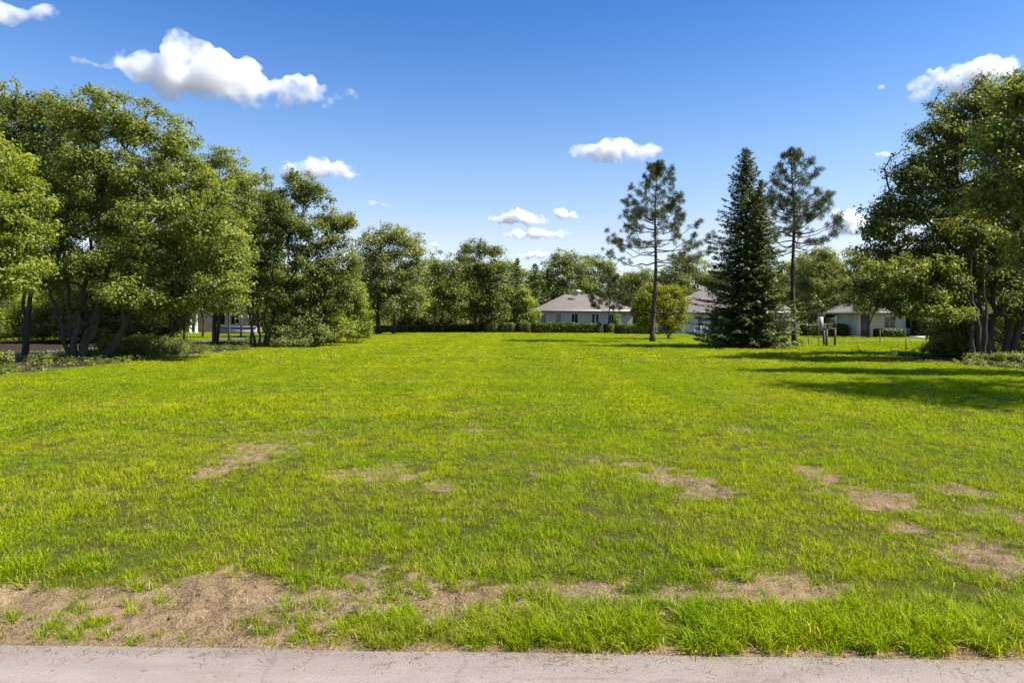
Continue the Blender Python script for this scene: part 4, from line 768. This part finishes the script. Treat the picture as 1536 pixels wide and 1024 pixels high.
t, rf = house('cream bungalow with a grey-brown hipped roof behind the long clipped hedge', 803, 949, Yh, 9, 2.62, 4.75, [win(815, .30, 1.0, 2.25, Yh, 803), win(838, .34, 1.0, 2.2, Yh, 803), win(862, .42, 1.0, 2.25, Yh, 803), win(890, .20, .9, 2.2, Yh, 803), win(896, .20, .9, 2.2, Yh, 803), win(917, .32, 1.0, 2.2, Yh, 803)], 'wall_white', 3.9, .5, hipr=4.2)
xv = W_(861, Yh, 803); v = MB(); v.box((xv - .45, 2.75, 4.02), (xv + .35, 3.45, 4.22)); link('roof_vent', v.mesh('roof_vent'), M['darkmetal'], rf)
xv = W_(872, Yh, 803); v = MB(); v.tube([(xv, 4.5, 4.6), (xv, 4.5, 5.0)], .22, 12); v.tube([(xv, 4.5, 5.0), (xv, 4.5, 5.05), (xv, 4.5, 5.2), (xv, 4.5, 5.32), (xv, 4.5, 5.36)], [.24, .38, .40, .28, .06], 14); link('turbine_vent', v.mesh('turbine_vent', True), M['metal'], rf)
t, rf = house('pale wing of the bungalows with a grey-brown roof left of the dark spruce', 1012, 1190, 70, 8, 2.30, 4.6, [win(1050, .26, 1.0, 2.0, 70, 1012), win(1090, .4, .9, 2.0, 70, 1012)], 'wall_grey', 3.5, .5, door=win(1072, .42, 0, 2.02, 70, 1012))
t, rf = house('white house with dark double window half hidden under the right-hand trees', 1286, 1381, 60, 8, 2.18, 3.9, [win(1335, .52, .75, 1.80, 60, 1286), win(1363, .28, .70, 1.80, 60, 1286)], 'wall_white', 3.0, .6, door=win(1298, .40, 0, 1.95, 60, 1286))
g = MB(); Wh = W_(1381, 60, 1286); g.box((W_(1322, 60, 1286), -.14, 0), (Wh + .05, -.004, .55)); link('plinth', g.mesh('plinth'), M['plinth'], t)
t, rf = house('tan stucco house with porch columns glimpsed behind the left-hand grove', 215, 372, 78, 9, 2.9, 5.1, [win(268, .5, .9, 2.2, 78, 215), win(330, .6, .9, 2.2, 78, 215), win(352, .5, .9, 2.2, 78, 215)], 'wall_tan', 4, .6, door=win(290, .5, 0, 2.2, 78, 215))
for px_ in (276, 284, 296, 304):
    c_ = W_(px_, 78, 215); g = MB(); g.tube([(c_, -1.6, 0), (c_, -1.6, .12), (c_, -1.6, .14), (c_, -1.6, 2.3), (c_, -1.6, 2.34), (c_, -1.6, 2.45)], [.24, .24, .16, .14, .2, .2], 12); link('porch_column', g.mesh('porch_column'), M['trim'], t)
g = MB(); a, b = W_(272, 78, 215), W_(308, 78, 215); g.add([(a, -2.0, 2.46), (b, -2.0, 2.46), (b, -.64, 2.46), (a, -.64, 2.46), (a, -2.0, 2.7), (b, -2.0, 2.7), (b, -.64, 2.86), (a, -.64, 2.86)], [(0, 3, 2, 1), (4, 5, 6, 7), (0, 1, 5, 4), (1, 2, 6, 5), (3, 0, 4, 7)]); link('porch_roof', g.mesh('porch_roof'), M['trim'], t)
# low wall before the tan house
g = MB(); g.box((0, 0, 0), (4.2, .25, .75)); g.box((-.05, -.04, .752), (4.25, .29, .84)); o = link('garden_wall', g.mesh('garden_wall'), M['plinth']); o.location = (wx(322, 69), 69, 0); tag(o, 'low grey garden wall in front of the tan house', 'wall')
# step rail by the pale wing
t = thing('handrail', (wx(1042, 66), 66, 0), 'short white handrail by the wall of the pale wing', 'railing')
for k in range(3): g = MB(); g.tube([(k * .6, 0, 0), (k * .6, 0, .85)], .025, 6); link('post', g.mesh('post'), M['trim'], t)
g = MB(); g.tube([(-.05, 0, .87), (1.25, 0, .87)], .03, 6); link('rail', g.mesh('rail'), M['trim'], t)

# ------------------------------------------------------------------ timber posts, stakes, panel on the right
Yp = 38.6
t = thing('timber_barrier', (wx(1241, Yp), Yp, 0), 'three dark timber posts with thin metal rails right of the tall pine', 'barrier')
for (px_, dy, hh, ww) in ((1240, 0, 1.0, .07), (1245.5, .8, .95, .07), (1252.5, 0, 1.0, .07)):
    c_ = wx(px_, Yp) - wx(1241, Yp); g = MB(); g.tube([(c_, dy, -.1), (c_, dy, hh * .5), (c_, dy, hh)], [ww, ww * .96, ww * .92], 10); link('post', g.mesh('post', True), M['wood'], t)
a, b = wx(1238, Yp) - wx(1241, Yp), wx(1268, Yp) - wx(1241, Yp)
g = MB(); g.tube([(a, 0, 1.04), (b - .5, 0, 1.05)], .02, 6); link('rail', g.mesh('rail'), M['dullmetal'], t)
g = MB(); g.tube([(wx(1253.5, Yp) - wx(1241, Yp), 0, .9), (wx(1253.5, Yp) - wx(1241, Yp), 0, 1.75)], .022, 6); link('upright', g.mesh('upright'), M['dullmetal'], t)
g = MB(); g.tube([(wx(1240, Yp) - wx(1241, Yp), 0, .9), (wx(1240, Yp) - wx(1241, Yp), 0, 1.6), (wx(1253.5, Yp) - wx(1241, Yp), 0, 1.62)], .018, 6); link('upright', g.mesh('upright'), M['dullmetal'], t)
t = thing('panel_post', (wx(1228, 40), 40, 0), 'narrow white upright panel on a thin pole right of the tall pine', 'panel')
g = MB(); g.tube([(0, 0, -.1), (0, 0, 1.75)], .022, 8); link('pole', g.mesh('pole'), M['dullmetal'], t)
g = MB(); g.box((.03, -.02, .95), (.27, .015, 1.72)); link('board', g.mesh('board'), M['panel'], t)
for px_, Y_, hh, lab in ((1212.5, 40, .55, 'short dark stake between the tall pine and the timber posts'), (1359, 33, .62, 'thin wire-like stake in the rough grass before the white house'), (1320, 45, .9, 'thin grey post in front of the white house')):
    g = MB(); g.tube([(0, 0, -.1), (.005, 0, hh * .5), (0, 0, hh)], [.03, .028, .024], 8); g.tube([(0, 0, hh), (0, 0, hh + .03)], [.032, .02], 8); o = link('stake', g.mesh('stake'), M['wood'] if px_ != 1320 else M['dullmetal']); o.location = (wx(px_, Y_), Y_, 0); tag(o, lab, 'stake', 'stakes in the grass on the right')
# bench-like step slab at the white house
g = MB(); g.box((0, 0, 0), (1.5, .6, .14)); o = link('step_slab', g.mesh('step_slab'), M['trim']); o.location = (wx(1368, 57), 57, 0); tag(o, 'pale concrete step at the right end of the white house', 'step')

# ------------------------------------------------------------------ clouds
m, nt, out = newmat('cloud_vapour'); sc_ = nd(nt, 'ShaderNodeVolumeScatter'); sc_.inputs['Color'].default_value = (.975, .985, 1, 1); sc_.inputs['Density'].default_value = 0.028; sc_.inputs['Anisotropy'].default_value = 0.2
P = wpos(nt); n1 = noise(nt, 0.02, 8, P, 0.66)
mr = nd(nt, 'ShaderNodeMapRange', interpolation_type='SMOOTHSTEP'); mr.inputs['From Min'].default_value = .41; mr.inputs['From Max'].default_value = .64; mr.inputs['To Min'].default_value = 0.0; mr.inputs['To Max'].default_value = 0.06
gc = nd(nt, 'ShaderNodeTexCoord'); vm = nd(nt, 'ShaderNodeVectorMath', operation='MULTIPLY_ADD'); nt.links.new(gc.outputs['Generated'], vm.inputs[0]); vm.inputs[1].default_value = (2, 2, 2); vm.inputs[2].default_value = (-1, -1, -1)
vl = nd(nt, 'ShaderNodeVectorMath', operation='LENGTH'); nt.links.new(vm.outputs[0], vl.inputs[0])
nt.links.new(math_(nt, 'ADD', n1, math_(nt, 'MULTIPLY', math_(nt, 'SUBTRACT', .72, vl.outputs['Value']), .26)), mr.inputs['Value']); nt.links.new(mr.outputs[0], sc_.inputs['Density'])
nt.links.new(sc_.outputs[0], out.inputs['Volume']); M['cloud'] = m
thin = m.copy(); thin.name = 'thin_cloud_vapour'
for n_ in thin.node_tree.nodes:
    if n_.type == 'MAP_RANGE': n_.inputs['From Min'].default_value = .36; n_.inputs['From Max'].default_value = .60
tex1 = bpy.data.textures.new('billow', 'CLOUDS'); tex1.noise_scale = 60; tex1.noise_depth = 4
tex2 = bpy.data.textures.new('wisp', 'CLOUDS'); tex2.noise_scale = 18; tex2.noise_depth = 3
import bmesh
CH = 520.0
def cloud(label, lobes, yc, seed):
    rng = np.random.default_rng(seed); Y = CH * F / (HY - yc); bm = bmesh.new()
    cx_ = np.mean([l[0] for l in lobes]); base = Vector((wx(cx_, Y), Y, wz(yc, Y)))
    for (px, py, rx, rz) in lobes:
        n = max(2, int(rx / max(rz, 3) * 2.2))
        for k in range(n):
            f = (k + .5) / n * 2 - 1; rr = math.sqrt(max(.12, 1 - f * f)); sx = rx / F * Y; sz = rz / F * Y
            r_ = bmesh.ops.create_icosphere(bm, subdivisions=2, radius=1.0)
            c_ = Vector((wx(px, Y) + f * sx * .9, Y + rng.uniform(-.4, .4) * sz, wz(py, Y) + rng.uniform(-.15, .15) * sz)) - base
            q = sz * rr * rng.uniform(.8, 1.1)
            for v in r_['verts']: v.co = Vector((v.co.x * max(q, sx / n * 1.2), v.co.y * q * 1.1, v.co.z * q)) + c_
    me = bpy.data.meshes.new('cloud'); bm.to_mesh(me); bm.free(); o = link('cloud', me, M['cloud'] if len(lobes) > 3 else thin); o.location = base
    s = Y / 1400.0
    d = o.modifiers.new('union', 'REMESH'); d.mode = 'VOXEL'; d.voxel_size = 4.2 * s
    for tx, st in ((tex1, 34 * s), (tex2, 13 * s)):
        d = o.modifiers.new('billows', 'DISPLACE'); d.texture = tx; d.texture_coords = 'GLOBAL'; d.strength = st; d.mid_level = .5
    return tag(o, label, 'cloud', 'small white clouds')
cloud('largest white cloud above the left-hand trees', [(138, 90, 34, 13), (155, 94, 26, 12), (500, 148, 36, 14), (172, 74, 14, 16), (230, 100, 60, 22), (285, 75, 38, 28), (330, 110, 55, 32), (270, 118, 60, 24), (390, 140, 70, 27), (475, 140, 34, 16), (450, 122, 26, 18), (455, 145, 52, 16), (492, 150, 22, 10), (425, 158, 38, 11), (350, 125, 60, 28)], 115, 1)
cloud('flat-bottomed cloud just above the dark left-hand tree with the lopsided crown', [(450, 252, 40, 14), (490, 254, 45, 16), (530, 264, 24, 8), (425, 256, 18, 9)], 256, 2)
cloud('tiny cloud right of the flat-bottomed one', [(562, 304, 14, 5), (578, 308, 10, 3)], 305, 3)
cloud('bright oval cloud left of the top of the first pine', [(880, 228, 34, 9), (920, 220, 40, 14), (960, 226, 32, 12), (925, 238, 35, 10), (985, 226, 12, 4)], 227, 4)
cloud('small cloud above the middle of the far trees, left one of three close together', [(755, 330, 28, 10), (780, 326, 27, 13), (808, 330, 20, 10)], 328, 5)
cloud('little slanting cloud, right one of three close together', [(838, 319, 17, 6), (856, 324, 17, 6)], 321, 6)
cloud('long thin flat cloud, lowest of three close together', [(775, 352, 30, 7), (805, 351, 32, 8), (838, 352, 30, 7)], 351, 7)
cloud('big bright cloud cut off by the right edge above the backlit trees', [(1385, 128, 26, 12), (1420, 112, 36, 14), (1470, 108, 50, 22), (1530, 100, 50, 20), (1385, 145, 30, 5), (1450, 130, 45, 14)], 120, 8)
cloud('tiny wisp of cloud left of the big cloud on the right', [(1322, 131, 5, 4)], 131, 9)
cloud('thin wisp left of the top of the backlit trees', [(1322, 231, 15, 4)], 231, 10)
cloud('cloud cut off by the top left corner', [(20, 22, 34, 14), (62, 18, 16, 16), (-20, 15, 40, 20)], 20, 11)
cloud('low pale cloud bank between the right-hand pine and the backlit trees', [(1275, 325, 28, 12), (1290, 345, 30, 10), (1255, 345, 22, 7)], 335, 12)
cloud('tiny low cloud over the pale drooping tree', [(655, 367, 17, 4)], 367, 13)
cloud('low faint cloud over the narrow dark conifer', [(790, 386, 30, 6), (815, 382, 18, 5)], 385, 14)
